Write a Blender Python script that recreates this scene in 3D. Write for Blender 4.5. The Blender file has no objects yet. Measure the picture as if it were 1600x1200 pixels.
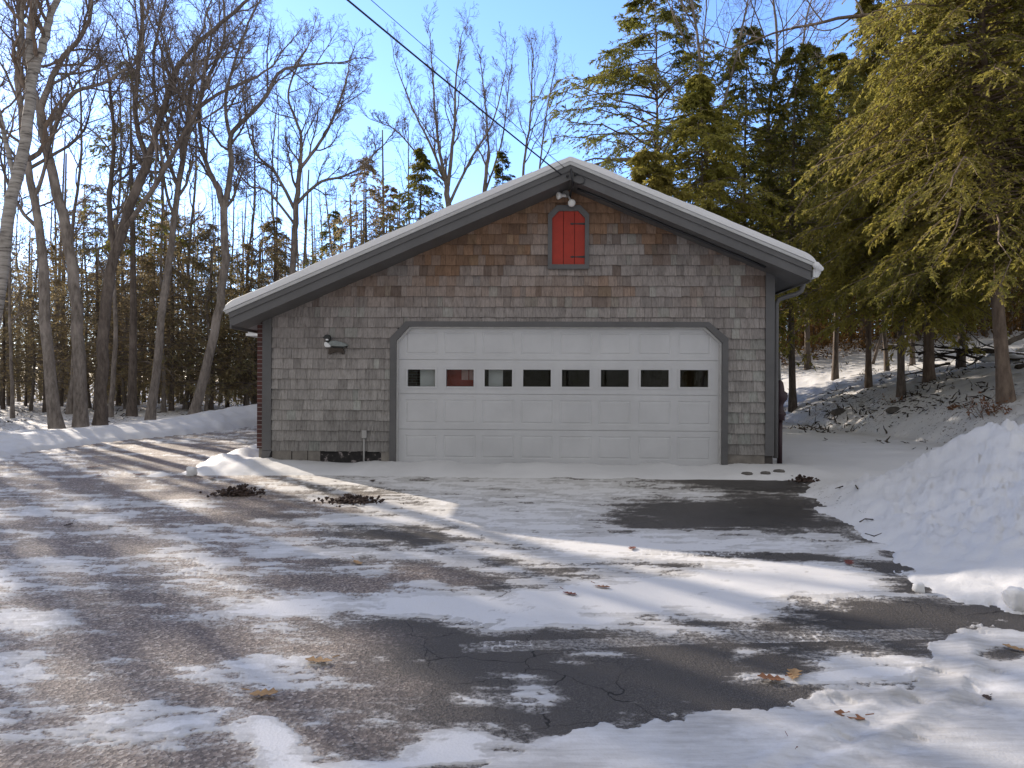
import bpy, math, random
import numpy as np
from mathutils import Vector, Matrix

random.seed(7)
rng = np.random.default_rng(11)
SC = bpy.context.scene
COL = SC.collection

# ------------------------------------------------------------------ camera model
CAMZ = 1.25
F = 1067.0
ROLL = math.radians(0.3)
CR = np.array([math.cos(ROLL), 0, math.sin(ROLL)])
CU = np.array([-math.sin(ROLL), 0, math.cos(ROLL)])
CAM = np.array([0, 0, CAMZ])


def ray(px, py):
    return CR * ((px - 800) / F) + CU * ((600 - py) / F) + np.array([0, 1.0, 0])


def at(px, py, Y):
    return CAM + ray(px, py) * Y


# ------------------------------------------------------------------ tags
def tag(o, label=None, cat=None, group=None, kind=None):
    if label: o['label'] = label
    if cat: o['category'] = cat
    if group: o['group'] = group
    if kind: o['kind'] = kind
    return o


def empty(name, loc=(0, 0, 0), rz=0):
    o = bpy.data.objects.new(name, None)
    COL.objects.link(o)
    o.empty_display_size = 0.2
    o.location = loc
    o.rotation_euler = (0, 0, rz)
    return o


def children(o):
    return [c for c in bpy.data.objects if c.parent == o]


def copy_thing(root, kids, loc, rz=0, scale=1.0):
    r = root.copy()
    COL.objects.link(r)
    r.location = loc
    r.rotation_euler = (0, 0, rz)
    r.scale = (scale, scale, scale)
    for ch in kids:
        c = ch.copy()
        COL.objects.link(c)
        c.parent = r
    return r


# ------------------------------------------------------------------ mesh builders
class MB:
    """Small polygon mesh builder."""
    def __init__(self):
        self.v = []; self.f = []; self.c = []

    def add(self, vs, fs, col=None):
        b = len(self.v)
        self.v += [tuple(p) for p in vs]
        self.f += [tuple(i + b for i in f) for f in fs]
        self.c += [col if col is not None else (1, 1, 1)] * len(vs)

    def box(self, a, b, col=None):
        x0, y0, z0 = a; x1, y1, z1 = b
        x0, x1 = min(x0, x1), max(x0, x1); y0, y1 = min(y0, y1), max(y0, y1); z0, z1 = min(z0, z1), max(z0, z1)
        vs = [(x0, y0, z0), (x1, y0, z0), (x1, y1, z0), (x0, y1, z0), (x0, y0, z1), (x1, y0, z1), (x1, y1, z1), (x0, y1, z1)]
        self.add(vs, [(0, 3, 2, 1), (4, 5, 6, 7), (0, 1, 5, 4), (1, 2, 6, 5), (2, 3, 7, 6), (3, 0, 4, 7)], col)

    def prism(self, pts, y0, y1, col=None):
        """polygon in x,z extruded from y0 (front) to y1."""
        n = len(pts)
        ar = sum(pts[i][0] * pts[(i + 1) % n][1] - pts[(i + 1) % n][0] * pts[i][1] for i in range(n))
        if ar < 0: pts = pts[::-1]
        vs = [(p[0], y0, p[1]) for p in pts] + [(p[0], y1, p[1]) for p in pts]
        fs = [tuple(range(n)), tuple(range(2 * n - 1, n - 1, -1))]
        for i in range(n):
            j = (i + 1) % n
            fs.append((i, i + n, j + n, j))
        self.add(vs, fs, col)

    def tube(self, pts, r, k=8, col=None, cap=True):
        pts = [Vector(p) for p in pts]
        rs = r if hasattr(r, '__len__') else [r] * len(pts)
        n = len(pts); vs = []; fs = []
        ref = Vector((0.31, 0.77, 0.55))
        u = None
        for i, p in enumerate(pts):
            t = (pts[min(i + 1, n - 1)] - pts[max(i - 1, 0)]).normalized()
            if u is None: u = t.cross(ref).normalized()
            else: u = (u - t * u.dot(t)).normalized()
            w = t.cross(u)
            for a in range(k):
                an = 2 * math.pi * a / k
                vs.append(p + (u * math.cos(an) + w * math.sin(an)) * rs[i])
        for i in range(n - 1):
            for a in range(k):
                b = (a + 1) % k
                fs.append((i * k + a, i * k + b, (i + 1) * k + b, (i + 1) * k + a))
        if cap:
            fs.append(tuple(range(k))[::-1]); fs.append(tuple((n - 1) * k + a for a in range(k)))
        self.add(vs, fs, col)

    def lathe(self, prof, c, k=14, axis='z', col=None):
        vs = []; fs = []
        for (r, h) in prof:
            for a in range(k):
                an = 2 * math.pi * a / k
                q = (r * math.cos(an), r * math.sin(an), h)
                if axis == 'y': q = (q[0], q[2], q[1])
                vs.append((c[0] + q[0], c[1] + q[1], c[2] + q[2]))
        for i in range(len(prof) - 1):
            for a in range(k):
                b = (a + 1) % k
                fs.append((i * k + a, i * k + b, (i + 1) * k + b, (i + 1) * k + a))
        self.add(vs, fs, col)

    def build(self, name, mat, parent=None, smooth=False, bevel=0):
        me = bpy.data.meshes.new(name)
        me.from_pydata(self.v, [], self.f)
        ca = me.color_attributes.new('col', 'FLOAT_COLOR', 'POINT')
        ca.data.foreach_set('color', np.array([(c[0], c[1], c[2], 1.0) for c in self.c], np.float32).ravel())
        me.materials.append(mat)
        if smooth:
            me.polygons.foreach_set('use_smooth', [True] * len(me.polygons))
        me.update()
        o = bpy.data.objects.new(name, me)
        COL.objects.link(o)
        if parent: o.parent = parent
        if bevel:
            m = o.modifiers.new('bevel', 'BEVEL'); m.width = bevel; m.segments = 2; m.limit_method = 'ANGLE'
        return o


def np_mesh(name, verts, quads, mat, parent=None, smooth=False, attrs=None, mats=None, midx=None):
    me = bpy.data.meshes.new(name)
    verts = np.asarray(verts, np.float32).reshape(-1, 3)
    quads = np.asarray(quads, np.int32)
    k = quads.shape[1]
    me.vertices.add(len(verts)); me.vertices.foreach_set('co', verts.ravel())
    me.loops.add(quads.size); me.loops.foreach_set('vertex_index', quads.ravel())
    me.polygons.add(len(quads))
    me.polygons.foreach_set('loop_start', np.arange(0, quads.size, k, dtype=np.int32))
    me.polygons.foreach_set('loop_total', np.full(len(quads), k, np.int32))
    for m in (mats or [mat]): me.materials.append(m)
    if midx is not None: me.polygons.foreach_set('material_index', np.asarray(midx, np.int32))
    if smooth: me.polygons.foreach_set('use_smooth', np.ones(len(quads), bool))
    for an, av in (attrs or {}).items():
        a = me.attributes.new(an, 'FLOAT', 'POINT')
        a.data.foreach_set('value', np.asarray(av, np.float32).ravel())
    me.update(calc_edges=True)
    o = bpy.data.objects.new(name, me)
    COL.objects.link(o)
    if parent: o.parent = parent
    return o


# ------------------------------------------------------------------ numpy noise
def _hash(ix, iy, s):
    n = (ix.astype(np.int64) * 374761393 + iy.astype(np.int64) * 668265263 + s * 1442695041) & 0xffffffff
    n = ((n ^ (n >> 13)) * 1274126177) & 0xffffffff
    n = (n ^ (n >> 16)) & 0xffffffff
    return n.astype(np.float64) / 4294967295.0


def vnoise(x, y, s=0):
    ix = np.floor(x); iy = np.floor(y)
    fx = x - ix; fy = y - iy
    fx = fx * fx * fx * (fx * (fx * 6 - 15) + 10); fy = fy * fy * fy * (fy * (fy * 6 - 15) + 10)
    ix = ix.astype(np.int64); iy = iy.astype(np.int64)
    a = _hash(ix, iy, s); b = _hash(ix + 1, iy, s); c = _hash(ix, iy + 1, s); d = _hash(ix + 1, iy + 1, s)
    return (a * (1 - fx) + b * fx) * (1 - fy) + (c * (1 - fx) + d * fx) * fy


def fbm(x, y, o=5, s=0, g=0.5):
    t = 0; a = 1; n = 0
    for i in range(o):
        t = t + a * vnoise(x * 2 ** i + 17.3 * i, y * 2 ** i - 9.1 * i, s + i); n += a; a *= g
    return t / n


def sst(a, b, x):
    t = np.clip((x - a) / (b - a), 0, 1)
    return t * t * (3 - 2 * t)


# ------------------------------------------------------------------ materials
def new_mat(name):
    m = bpy.data.materials.new(name); m.use_nodes = True
    nt = m.node_tree
    b = nt.nodes['Principled BSDF']
    return m, nt, b


def N(nt, typ, **kw):
    n = nt.nodes.new(typ)
    for k, v in kw.items():
        if k in n.inputs: n.inputs[k].default_value = v
        else: setattr(n, k, v)
    return n


def noise(nt, vec, scale, detail=4, rough=0.55):
    n = N(nt, 'ShaderNodeTexNoise', Scale=scale, Detail=detail, Roughness=rough)
    if vec is not None: nt.links.new(vec, n.inputs['Vector'])
    return n.outputs['Fac']


def ramp(nt, fac, stops):
    r = nt.nodes.new('ShaderNodeValToRGB')
    el = r.color_ramp.elements
    while len(el) < len(stops): el.new(0.5)
    for e, (p, c) in zip(el, stops):
        e.position = p; e.color = (*c, 1)
    nt.links.new(fac, r.inputs['Fac'])
    return r.outputs['Color']


def mixc(nt, fac, a, b, mode='MIX'):
    m = nt.nodes.new('ShaderNodeMix'); m.data_type = 'RGBA'; m.blend_type = mode
    for i, s in ((0, fac), (6, a), (7, b)):
        if isinstance(s, bpy.types.NodeSocket): nt.links.new(s, m.inputs[i])
        elif isinstance(s, tuple): m.inputs[i].default_value = (*s, 1)
        else: m.inputs[i].default_value = s
    return m.outputs[2]


def mth(nt, op, a, b=0.0, c=None):
    m = nt.nodes.new('ShaderNodeMath'); m.operation = op
    for i, s in ((0, a), (1, b), (2, c)):
        if s is None: continue
        if isinstance(s, bpy.types.NodeSocket): nt.links.new(s, m.inputs[i])
        else: m.inputs[i].default_value = s
    return m.outputs[0]


def mrange(nt, v, a, b, c=0.0, d=1.0):
    m = nt.nodes.new('ShaderNodeMapRange'); m.interpolation_type = 'SMOOTHSTEP'
    nt.links.new(v, m.inputs[0])
    for i, s in ((1, a), (2, b), (3, c), (4, d)): m.inputs[i].default_value = s
    return m.outputs[0]


def bump(nt, b, h, strength=0.3, dist=0.02):
    n = N(nt, 'ShaderNodeBump', Strength=strength, Distance=dist)
    nt.links.new(h, n.inputs['Height']); nt.links.new(n.outputs[0], b.inputs['Normal'])


def objco(nt):
    return nt.nodes.new('ShaderNodeTexCoord').outputs['Object']


def mapping(nt, vec, scale):
    m = nt.nodes.new('ShaderNodeMapping'); m.inputs['Scale'].default_value = scale
    nt.links.new(vec, m.inputs['Vector'])
    return m.outputs[0]


def attr(nt, name, out='Fac'):
    a = nt.nodes.new('ShaderNodeAttribute'); a.attribute_name = name
    return a.outputs[out]


def paint(name, c, rough=0.55, var=0.12, scale=6.0, bmp=0.05):
    m, nt, b = new_mat(name)
    co = objco(nt)
    f = noise(nt, co, scale, 6, 0.65)
    lo = tuple(x * (1 - var) for x in c); hi = tuple(min(1, x * (1 + var)) for x in c)
    col = ramp(nt, f, [(0.3, lo), (0.7, hi)])
    nt.links.new(col, b.inputs['Base Color'])
    b.inputs['Roughness'].default_value = rough
    bump(nt, b, noise(nt, co, scale * 30, 3), bmp, 0.005)
    return m


def mat_bark(name, c1, c2, sc=9.0):
    m, nt, b = new_mat(name)
    co = objco(nt)
    v = mapping(nt, co, (sc, sc, sc * 0.28))
    f = noise(nt, v, 1.6, 6, 0.7)
    big = noise(nt, co, 0.9, 3)
    col = ramp(nt, f, [(0.3, c1), (0.68, c2)])
    lich = mrange(nt, big, 0.5, 0.66)
    col = mixc(nt, mth(nt, 'MULTIPLY', lich, 0.45), col, tuple(min(1, x * 1.5 + 0.02) for x in c2))
    nt.links.new(col, b.inputs['Base Color'])
    b.inputs['Roughness'].default_value = 0.9
    b.inputs['Specular IOR Level'].default_value = 0.2
    bump(nt, b, f, 0.7, 0.03)
    return m


def mat_birch():
    m, nt, b = new_mat('birch_bark')
    co = objco(nt)
    v = mapping(nt, co, (2.2, 2.2, 17))
    f = noise(nt, v, 1.0, 5, 0.7)
    col = ramp(nt, f, [(0.36, (0.05, 0.04, 0.035)), (0.47, (0.27, 0.245, 0.215)), (0.75, (0.44, 0.41, 0.37))])
    big = noise(nt, co, 1.4, 4)
    col = mixc(nt, mrange(nt, big, 0.56, 0.68), col, (0.10, 0.085, 0.07))
    nt.links.new(col, b.inputs['Base Color']); b.inputs['Roughness'].default_value = 0.75
    bump(nt, b, f, 0.3, 0.02)
    return m


def mat_needles(name, cols, trans=0.45, glow=(0.28, 0.26, 0.03)):
    """cols: list of colours picked per spray by the 'r' attribute."""
    m, nt, b = new_mat(name)
    f = attr(nt, 'r')
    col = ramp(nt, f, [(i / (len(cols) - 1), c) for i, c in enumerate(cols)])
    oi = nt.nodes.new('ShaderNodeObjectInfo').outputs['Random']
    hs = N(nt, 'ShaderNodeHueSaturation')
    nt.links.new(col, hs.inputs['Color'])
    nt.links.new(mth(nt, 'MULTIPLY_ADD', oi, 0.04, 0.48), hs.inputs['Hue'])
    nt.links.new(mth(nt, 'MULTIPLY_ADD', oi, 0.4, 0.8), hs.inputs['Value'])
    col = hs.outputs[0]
    nt.links.new(col, b.inputs['Base Color']); b.inputs['Roughness'].default_value = 0.7
    b.inputs['Specular IOR Level'].default_value = 0.25
    tr = nt.nodes.new('ShaderNodeBsdfTranslucent')
    nt.links.new(mixc(nt, 0.5, col, glow), tr.inputs['Color'])
    mx = nt.nodes.new('ShaderNodeMixShader'); mx.inputs[0].default_value = trans
    nt.links.new(b.outputs[0], mx.inputs[1]); nt.links.new(tr.outputs[0], mx.inputs[2])
    nt.links.new(mx.outputs[0], nt.nodes['Material Output'].inputs['Surface'])
    return m


def mat_snow(name='snow_mat', litter=True):
    m, nt, b = new_mat(name)
    co = objco(nt)
    f = noise(nt, co, 0.8, 5)
    col = ramp(nt, f, [(0.3, (0.64, 0.638, 0.635)), (0.7, (0.73, 0.725, 0.718))])
    if litter:   # needles and bark crumbs lying on the snow, thicker in the woods
        d = attr(nt, 'litter')
        sp = noise(nt, mapping(nt, co, (1, 1, 1)), 14, 5, 0.75)
        th = mth(nt, 'SUBTRACT', 0.80, mth(nt, 'MULTIPLY', d, 0.26))
        k = mth(nt, 'GREATER_THAN', sp, th)
        tone = ramp(nt, noise(nt, co, 5, 2), [(0.4, (0.05, 0.04, 0.03)), (0.6, (0.14, 0.09, 0.05))])
        col = mixc(nt, mth(nt, 'MULTIPLY', k, 0.85), col, tone)
    nt.links.new(col, b.inputs['Base Color'])
    b.inputs['Roughness'].default_value = 0.6
    b.inputs['Specular IOR Level'].default_value = 0.25
    h = mth(nt, 'ADD', noise(nt, co, 7, 6, 0.6), mth(nt, 'MULTIPLY', noise(nt, co, 90, 3), 0.2))
    bump(nt, b, h, 0.32, 0.03)
    return m


def mat_driveway():
    m, nt, b = new_mat('driveway_mat')
    co = objco(nt)
    snow = attr(nt, 'snow'); dirt = attr(nt, 'dirt'); wet = attr(nt, 'wet')
    # asphalt with chippings
    grain = noise(nt, co, 260, 2, 0.6)
    mid = noise(nt, co, 46, 4, 0.7)
    vor = N(nt, 'ShaderNodeTexVoronoi', Scale=85.0)
    nt.links.new(co, vor.inputs['Vector'])
    asph = ramp(nt, grain, [(0.32, (0.05, 0.046, 0.042)), (0.52, (0.10, 0.091, 0.083)), (0.72, (0.22, 0.20, 0.18))])
    chips = ramp(nt, vor.outputs['Color'], [(0.15, (0.06, 0.045, 0.036)), (0.5, (0.19, 0.145, 0.115)), (0.72, (0.34, 0.27, 0.215)), (0.9, (0.62, 0.54, 0.46))])
    grit = mixc(nt, 0.3, chips, ramp(nt, mid, [(0.35, (0.11, 0.08, 0.062)), (0.65, (0.34, 0.262, 0.205))]))
    dm = mrange(nt, mth(nt, 'ADD', dirt, mth(nt, 'MULTIPLY', mth(nt, 'SUBTRACT', mid, 0.5), 0.5)), 0.25, 0.75)
    col = mixc(nt, dm, asph, grit)
    # cracks
    wv = N(nt, 'ShaderNodeTexNoise', Scale=3.0, Detail=4.0)
    nt.links.new(co, wv.inputs['Vector'])
    vm = nt.nodes.new('ShaderNodeVectorMath'); vm.operation = 'MULTIPLY_ADD'
    nt.links.new(wv.outputs['Color'], vm.inputs[0]); vm.inputs[1].default_value = (0.35, 0.35, 0)
    nt.links.new(co, vm.inputs[2])
    cr = N(nt, 'ShaderNodeTexVoronoi', Scale=2.6); cr.feature = 'DISTANCE_TO_EDGE'
    nt.links.new(vm.outputs[0], cr.inputs['Vector'])
    cr2 = N(nt, 'ShaderNodeTexVoronoi', Scale=8.0); cr2.feature = 'DISTANCE_TO_EDGE'
    nt.links.new(vm.outputs[0], cr2.inputs['Vector'])
    reg = mrange(nt, noise(nt, co, 0.55, 3), 0.44, 0.58)
    ck = mth(nt, 'MULTIPLY', mth(nt, 'LESS_THAN', cr.outputs['Distance'], mth(nt, 'MULTIPLY', noise(nt, co, 5, 2), 0.013)), reg)
    reg2 = mrange(nt, noise(nt, co, 0.9, 3), 0.52, 0.62)
    ck2 = mth(nt, 'MULTIPLY', mth(nt, 'LESS_THAN', cr2.outputs['Distance'], 0.014), reg2)
    ck = mth(nt, 'MAXIMUM', ck, mth(nt, 'MULTIPLY', ck2, 0.7))
    col = mixc(nt, mth(nt, 'MULTIPLY', ck, 0.8), col, (0.016, 0.015, 0.014))
    col = mixc(nt, mth(nt, 'MULTIPLY', wet, 0.62), col, (0.018, 0.018, 0.019))
    # snow: thin grey film, then white
    e = mth(nt, 'ADD', snow, mth(nt, 'MULTIPLY', mth(nt, 'SUBTRACT', noise(nt, co, 24, 6, 0.75), 0.5), 0.30))
    stk = noise(nt, mapping(nt, co, (3.2, 26, 1)), 1.0, 6, 0.7)
    e = mth(nt, 'ADD', e, mth(nt, 'MULTIPLY', mth(nt, 'SUBTRACT', stk, 0.5), mth(nt, 'SUBTRACT', 0.45, mth(nt, 'MULTIPLY', mrange(nt, snow, 0.70, 0.92), 0.36))))
    film = mrange(nt, e, 0.24, 0.50, 0.0, 0.78)
    solid = mrange(nt, e, 0.485, 0.56, 0.0, 0.97)
    sn = ramp(nt, mth(nt, 'ADD', mth(nt, 'MULTIPLY', noise(nt, co, 2.4, 5), 0.45), mth(nt, 'MULTIPLY', stk, 0.55)), [(0.33, (0.36, 0.347, 0.33)), (0.5, (0.56, 0.548, 0.53)), (0.66, (0.70, 0.692, 0.68))])
    sn = mixc(nt, mrange(nt, snow, 0.72, 0.88), sn, (0.71, 0.703, 0.695))
    speck = mth(nt, 'GREATER_THAN', noise(nt, co, 75, 4, 0.7), 0.70)
    sn = mixc(nt, mth(nt, 'MULTIPLY', speck, 0.5), sn, (0.2, 0.17, 0.14))
    col = mixc(nt, mth(nt, 'MULTIPLY', film, mrange(nt, mid, 0.36, 0.62)), col, (0.52, 0.495, 0.46))
    col = mixc(nt, solid, col, sn)
    nt.links.new(col, b.inputs['Base Color'])
    ro = mth(nt, 'ADD', mth(nt, 'MULTIPLY', wet, -0.35), 0.66)
    nt.links.new(ro, b.inputs['Roughness'])
    nt.links.new(mth(nt, 'MULTIPLY_ADD', dm, 0.45, 0.12), b.inputs['Specular IOR Level'])
    h = mth(nt, 'ADD', mth(nt, 'MULTIPLY', grain, 0.5), mth(nt, 'MULTIPLY', vor.outputs['Distance'], 0.6))
    h = mth(nt, 'MULTIPLY', mth(nt, 'ADD', h, mth(nt, 'MULTIPLY', mid, 0.8)), mth(nt, 'SUBTRACT', 1.0, mth(nt, 'MULTIPLY', solid, 0.75)))
    h = mth(nt, 'ADD', h, mth(nt, 'MULTIPLY', solid, 0.8))
    h = mth(nt, 'SUBTRACT', h, mth(nt, 'MULTIPLY', ck, 1.2))
    bump(nt, b, h, 0.75, 0.008)
    return m


def mat_shingle():
    m, nt, b = new_mat('cedar_shingle')
    co = objco(nt)
    base = attr(nt, 'col', 'Color')
    st = noise(nt, mapping(nt, co, (38, 38, 2.2)), 1.0, 5, 0.7)
    g = noise(nt, mapping(nt, co, (140, 140, 6)), 1.0, 3, 0.6)
    k = ramp(nt, st, [(0.28, (0.55, 0.52, 0.50)), (0.5, (1, 1, 1)), (0.75, (1.28, 1.27, 1.25))])
    col = mixc(nt, 1.0, base, k, 'MULTIPLY')
    k2 = ramp(nt, g, [(0.3, (0.82, 0.82, 0.82)), (0.7, (1.1, 1.1, 1.1))])
    col = mixc(nt, 1.0, col, k2, 'MULTIPLY')
    nt.links.new(col, b.inputs['Base Color']); b.inputs['Roughness'].default_value = 0.85
    b.inputs['Specular IOR Level'].default_value = 0.2
    bump(nt, b, mth(nt, 'ADD', st, g), 0.4, 0.006)
    return m


def mat_brick():
    m, nt, b = new_mat('brick')
    tc = nt.nodes.new('ShaderNodeTexCoord').outputs['Object']
    sx = nt.nodes.new('ShaderNodeSeparateXYZ'); nt.links.new(tc, sx.inputs[0])
    cb = nt.nodes.new('ShaderNodeCombineXYZ')
    nt.links.new(mth(nt, 'ADD', sx.outputs[0], sx.outputs[1]), cb.inputs[0]); nt.links.new(sx.outputs[2], cb.inputs[1])
    br = nt.nodes.new('ShaderNodeTexBrick')
    nt.links.new(cb.outputs[0], br.inputs['Vector'])
    br.inputs['Color1'].default_value = (0.10, 0.035, 0.028, 1); br.inputs['Color2'].default_value = (0.05, 0.022, 0.02, 1)
    br.inputs['Mortar'].default_value = (0.22, 0.19, 0.18, 1)
    br.inputs['Scale'].default_value = 1.0; br.inputs['Brick Width'].default_value = 0.2; br.inputs['Row Height'].default_value = 0.067
    br.inputs['Mortar Size'].default_value = 0.006
    nt.links.new(br.outputs['Color'], b.inputs['Base Color']); b.inputs['Roughness'].default_value = 0.85
    bump(nt, b, br.outputs['Fac'], -0.5, 0.01)
    return m


def mat_glass():
    m, nt, b = new_mat('window_glass')
    tr = nt.nodes.new('ShaderNodeBsdfTransparent'); tr.inputs[0].default_value = (0.80, 0.83, 0.82, 1)
    gl = nt.nodes.new('ShaderNodeBsdfGlossy'); gl.inputs['Roughness'].default_value = 0.015
    fr = N(nt, 'ShaderNodeFresnel', IOR=1.38)
    mx = nt.nodes.new('ShaderNodeMixShader')
    nt.links.new(fr.outputs[0], mx.inputs[0]); nt.links.new(tr.outputs[0], mx.inputs[1]); nt.links.new(gl.outputs[0], mx.inputs[2])
    nt.links.new(mx.outputs[0], nt.nodes['Material Output'].inputs['Surface'])
    return m


def mat_peel():
    m, nt, b = new_mat('peeled_patch')
    co = objco(nt)
    f = noise(nt, mapping(nt, co, (1, 1, 1.3)), 9, 4, 0.6)
    col = ramp(nt, f, [(0.45, (0.016, 0.014, 0.013)), (0.58, (0.03, 0.026, 0.024)), (0.63, (0.22, 0.19, 0.18)), (0.72, (0.30, 0.26, 0.25))])
    nt.links.new(col, b.inputs['Base Color']); b.inputs['Roughness'].default_value = 0.9
    bump(nt, b, f, 0.5, 0.01)
    return m


M = {}
M['bark'] = mat_bark('grey_bark', (0.095, 0.078, 0.066), (0.30, 0.26, 0.225))
M['bark_dark'] = mat_bark('dark_bark', (0.06, 0.048, 0.040), (0.19, 0.155, 0.13))
M['bark_warm'] = mat_bark('warm_bark', (0.09, 0.066, 0.052), (0.25, 0.19, 0.145), 7)
M['twig'] = mat_bark('twig_bark', (0.095, 0.078, 0.066), (0.24, 0.20, 0.17))
M['birch'] = mat_birch()
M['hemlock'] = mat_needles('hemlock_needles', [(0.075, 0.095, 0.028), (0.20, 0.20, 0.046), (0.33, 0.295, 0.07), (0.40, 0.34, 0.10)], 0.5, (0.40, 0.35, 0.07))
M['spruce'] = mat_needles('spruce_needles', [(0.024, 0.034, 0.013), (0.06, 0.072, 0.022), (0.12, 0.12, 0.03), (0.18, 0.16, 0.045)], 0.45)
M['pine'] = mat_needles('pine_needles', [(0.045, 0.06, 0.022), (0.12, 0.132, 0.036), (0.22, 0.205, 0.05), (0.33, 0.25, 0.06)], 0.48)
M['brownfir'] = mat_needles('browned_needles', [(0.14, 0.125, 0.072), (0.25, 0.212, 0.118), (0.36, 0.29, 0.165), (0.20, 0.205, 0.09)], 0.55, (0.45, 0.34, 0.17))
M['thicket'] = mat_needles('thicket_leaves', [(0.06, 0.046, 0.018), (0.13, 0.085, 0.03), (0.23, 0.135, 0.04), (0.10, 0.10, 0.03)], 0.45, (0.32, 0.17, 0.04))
M['snow'] = mat_snow()
M['snow_clean'] = mat_snow('clean_snow', False)
M['driveway'] = mat_driveway()
M['shingle'] = mat_shingle()
M['brick'] = mat_brick()
M['glass'] = mat_glass()
M['trim'] = paint('slate_trim_paint', (0.092, 0.089, 0.087), 0.55, 0.15, 3)
M['soffit'] = paint('soffit_paint', (0.20, 0.20, 0.205), 0.6, 0.1, 3)
M['drip'] = paint('roof_edge', (0.42, 0.42, 0.41), 0.5, 0.1, 5)
M['door'] = paint('white_door_paint', (0.50, 0.497, 0.492), 0.45, 0.08, 1.6, 0.03)
M['stop'] = paint('door_stop', (0.50, 0.49, 0.47), 0.5, 0.15, 8)
M['red'] = paint('red_paint', (0.33, 0.021, 0.006), 0.6, 0.14, 9)
M['iron'] = paint('black_iron', (0.016, 0.016, 0.017), 0.5, 0.2)
M['wallboard'] = paint('sheathing', (0.05, 0.043, 0.038), 0.9, 0.5, 5, 0.3)
M['inside'] = paint('garage_inside', (0.025, 0.024, 0.023), 0.9, 0.2)
M['concrete'] = paint('foundation', (0.20, 0.18, 0.155), 0.9, 0.35, 5, 0.3)
M['peel'] = mat_peel()
M['flake'] = paint('pale_flake', (0.30, 0.26, 0.24), 0.9, 0.3, 12, 0.3)
M['white'] = paint('white_paint', (0.72, 0.72, 0.70), 0.45, 0.06)
M['lampglass'] = paint('lamp_glass', (0.75, 0.74, 0.70), 0.18, 0.04)
M['greybox'] = paint('grey_plastic', (0.33, 0.32, 0.30), 0.5, 0.1)
M['duckback'] = paint('duck_back', (0.20, 0.22, 0.21), 0.6, 0.25, 20)
M['duckdark'] = paint('duck_dark', (0.018, 0.02, 0.018), 0.6, 0.3, 20)
M['bracket'] = paint('dark_wood', (0.05, 0.037, 0.028), 0.8, 0.4, 20)
M['maroon'] = paint('maroon_paint', (0.035, 0.014, 0.018), 0.55, 0.2, 10)
M['pinkpane'] = paint('pale_pane', (0.62, 0.38, 0.35), 0.5, 0.1)
M['gutter'] = paint('gutter_white', (0.55, 0.55, 0.54), 0.4, 0.08)
M['wire'] = paint('wire_black', (0.02, 0.02, 0.022), 0.5, 0.1)
M['leaf'] = paint('oak_leaf', (0.20, 0.085, 0.035), 0.8, 0.4, 30, 0.3)
M['leaf_tan'] = paint('tan_leaf', (0.36, 0.22, 0.10), 0.8, 0.35, 30, 0.3)
M['leaf_red'] = paint('red_leaf', (0.15, 0.042, 0.028), 0.8, 0.4, 30, 0.3)
M['clod'] = paint('wet_leaves', (0.05, 0.030, 0.022), 0.85, 0.6, 16, 0.6)
M['stone'] = paint('rock', (0.10, 0.09, 0.08), 0.9, 0.4, 8, 0.5)
M['deadwood'] = mat_bark('dead_wood', (0.022, 0.018, 0.015), (0.085, 0.07, 0.055), 8)

# ------------------------------------------------------------------ terrain
XB_Y = [3, 6, 9, 11, 13, 14.8, 16.5, 19.6, 24, 30]
XB_X = [-9.5, -8.8, -8.3, -8.2, -8.5, -8.3, -7.8, -7.4, -6.2, -4.0]
XR_Y = [2.6, 3.1, 3.4, 3.65, 3.98, 4.68, 5.68, 6.67, 7.85, 8.6, 9.1, 9.6, 30]
XR_X = [8.0, 6.0, 3.9, 2.75, 2.46, 2.63, 2.82, 3.02, 3.3, 3.62, 4.0, 4.15, 4.2]


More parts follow.
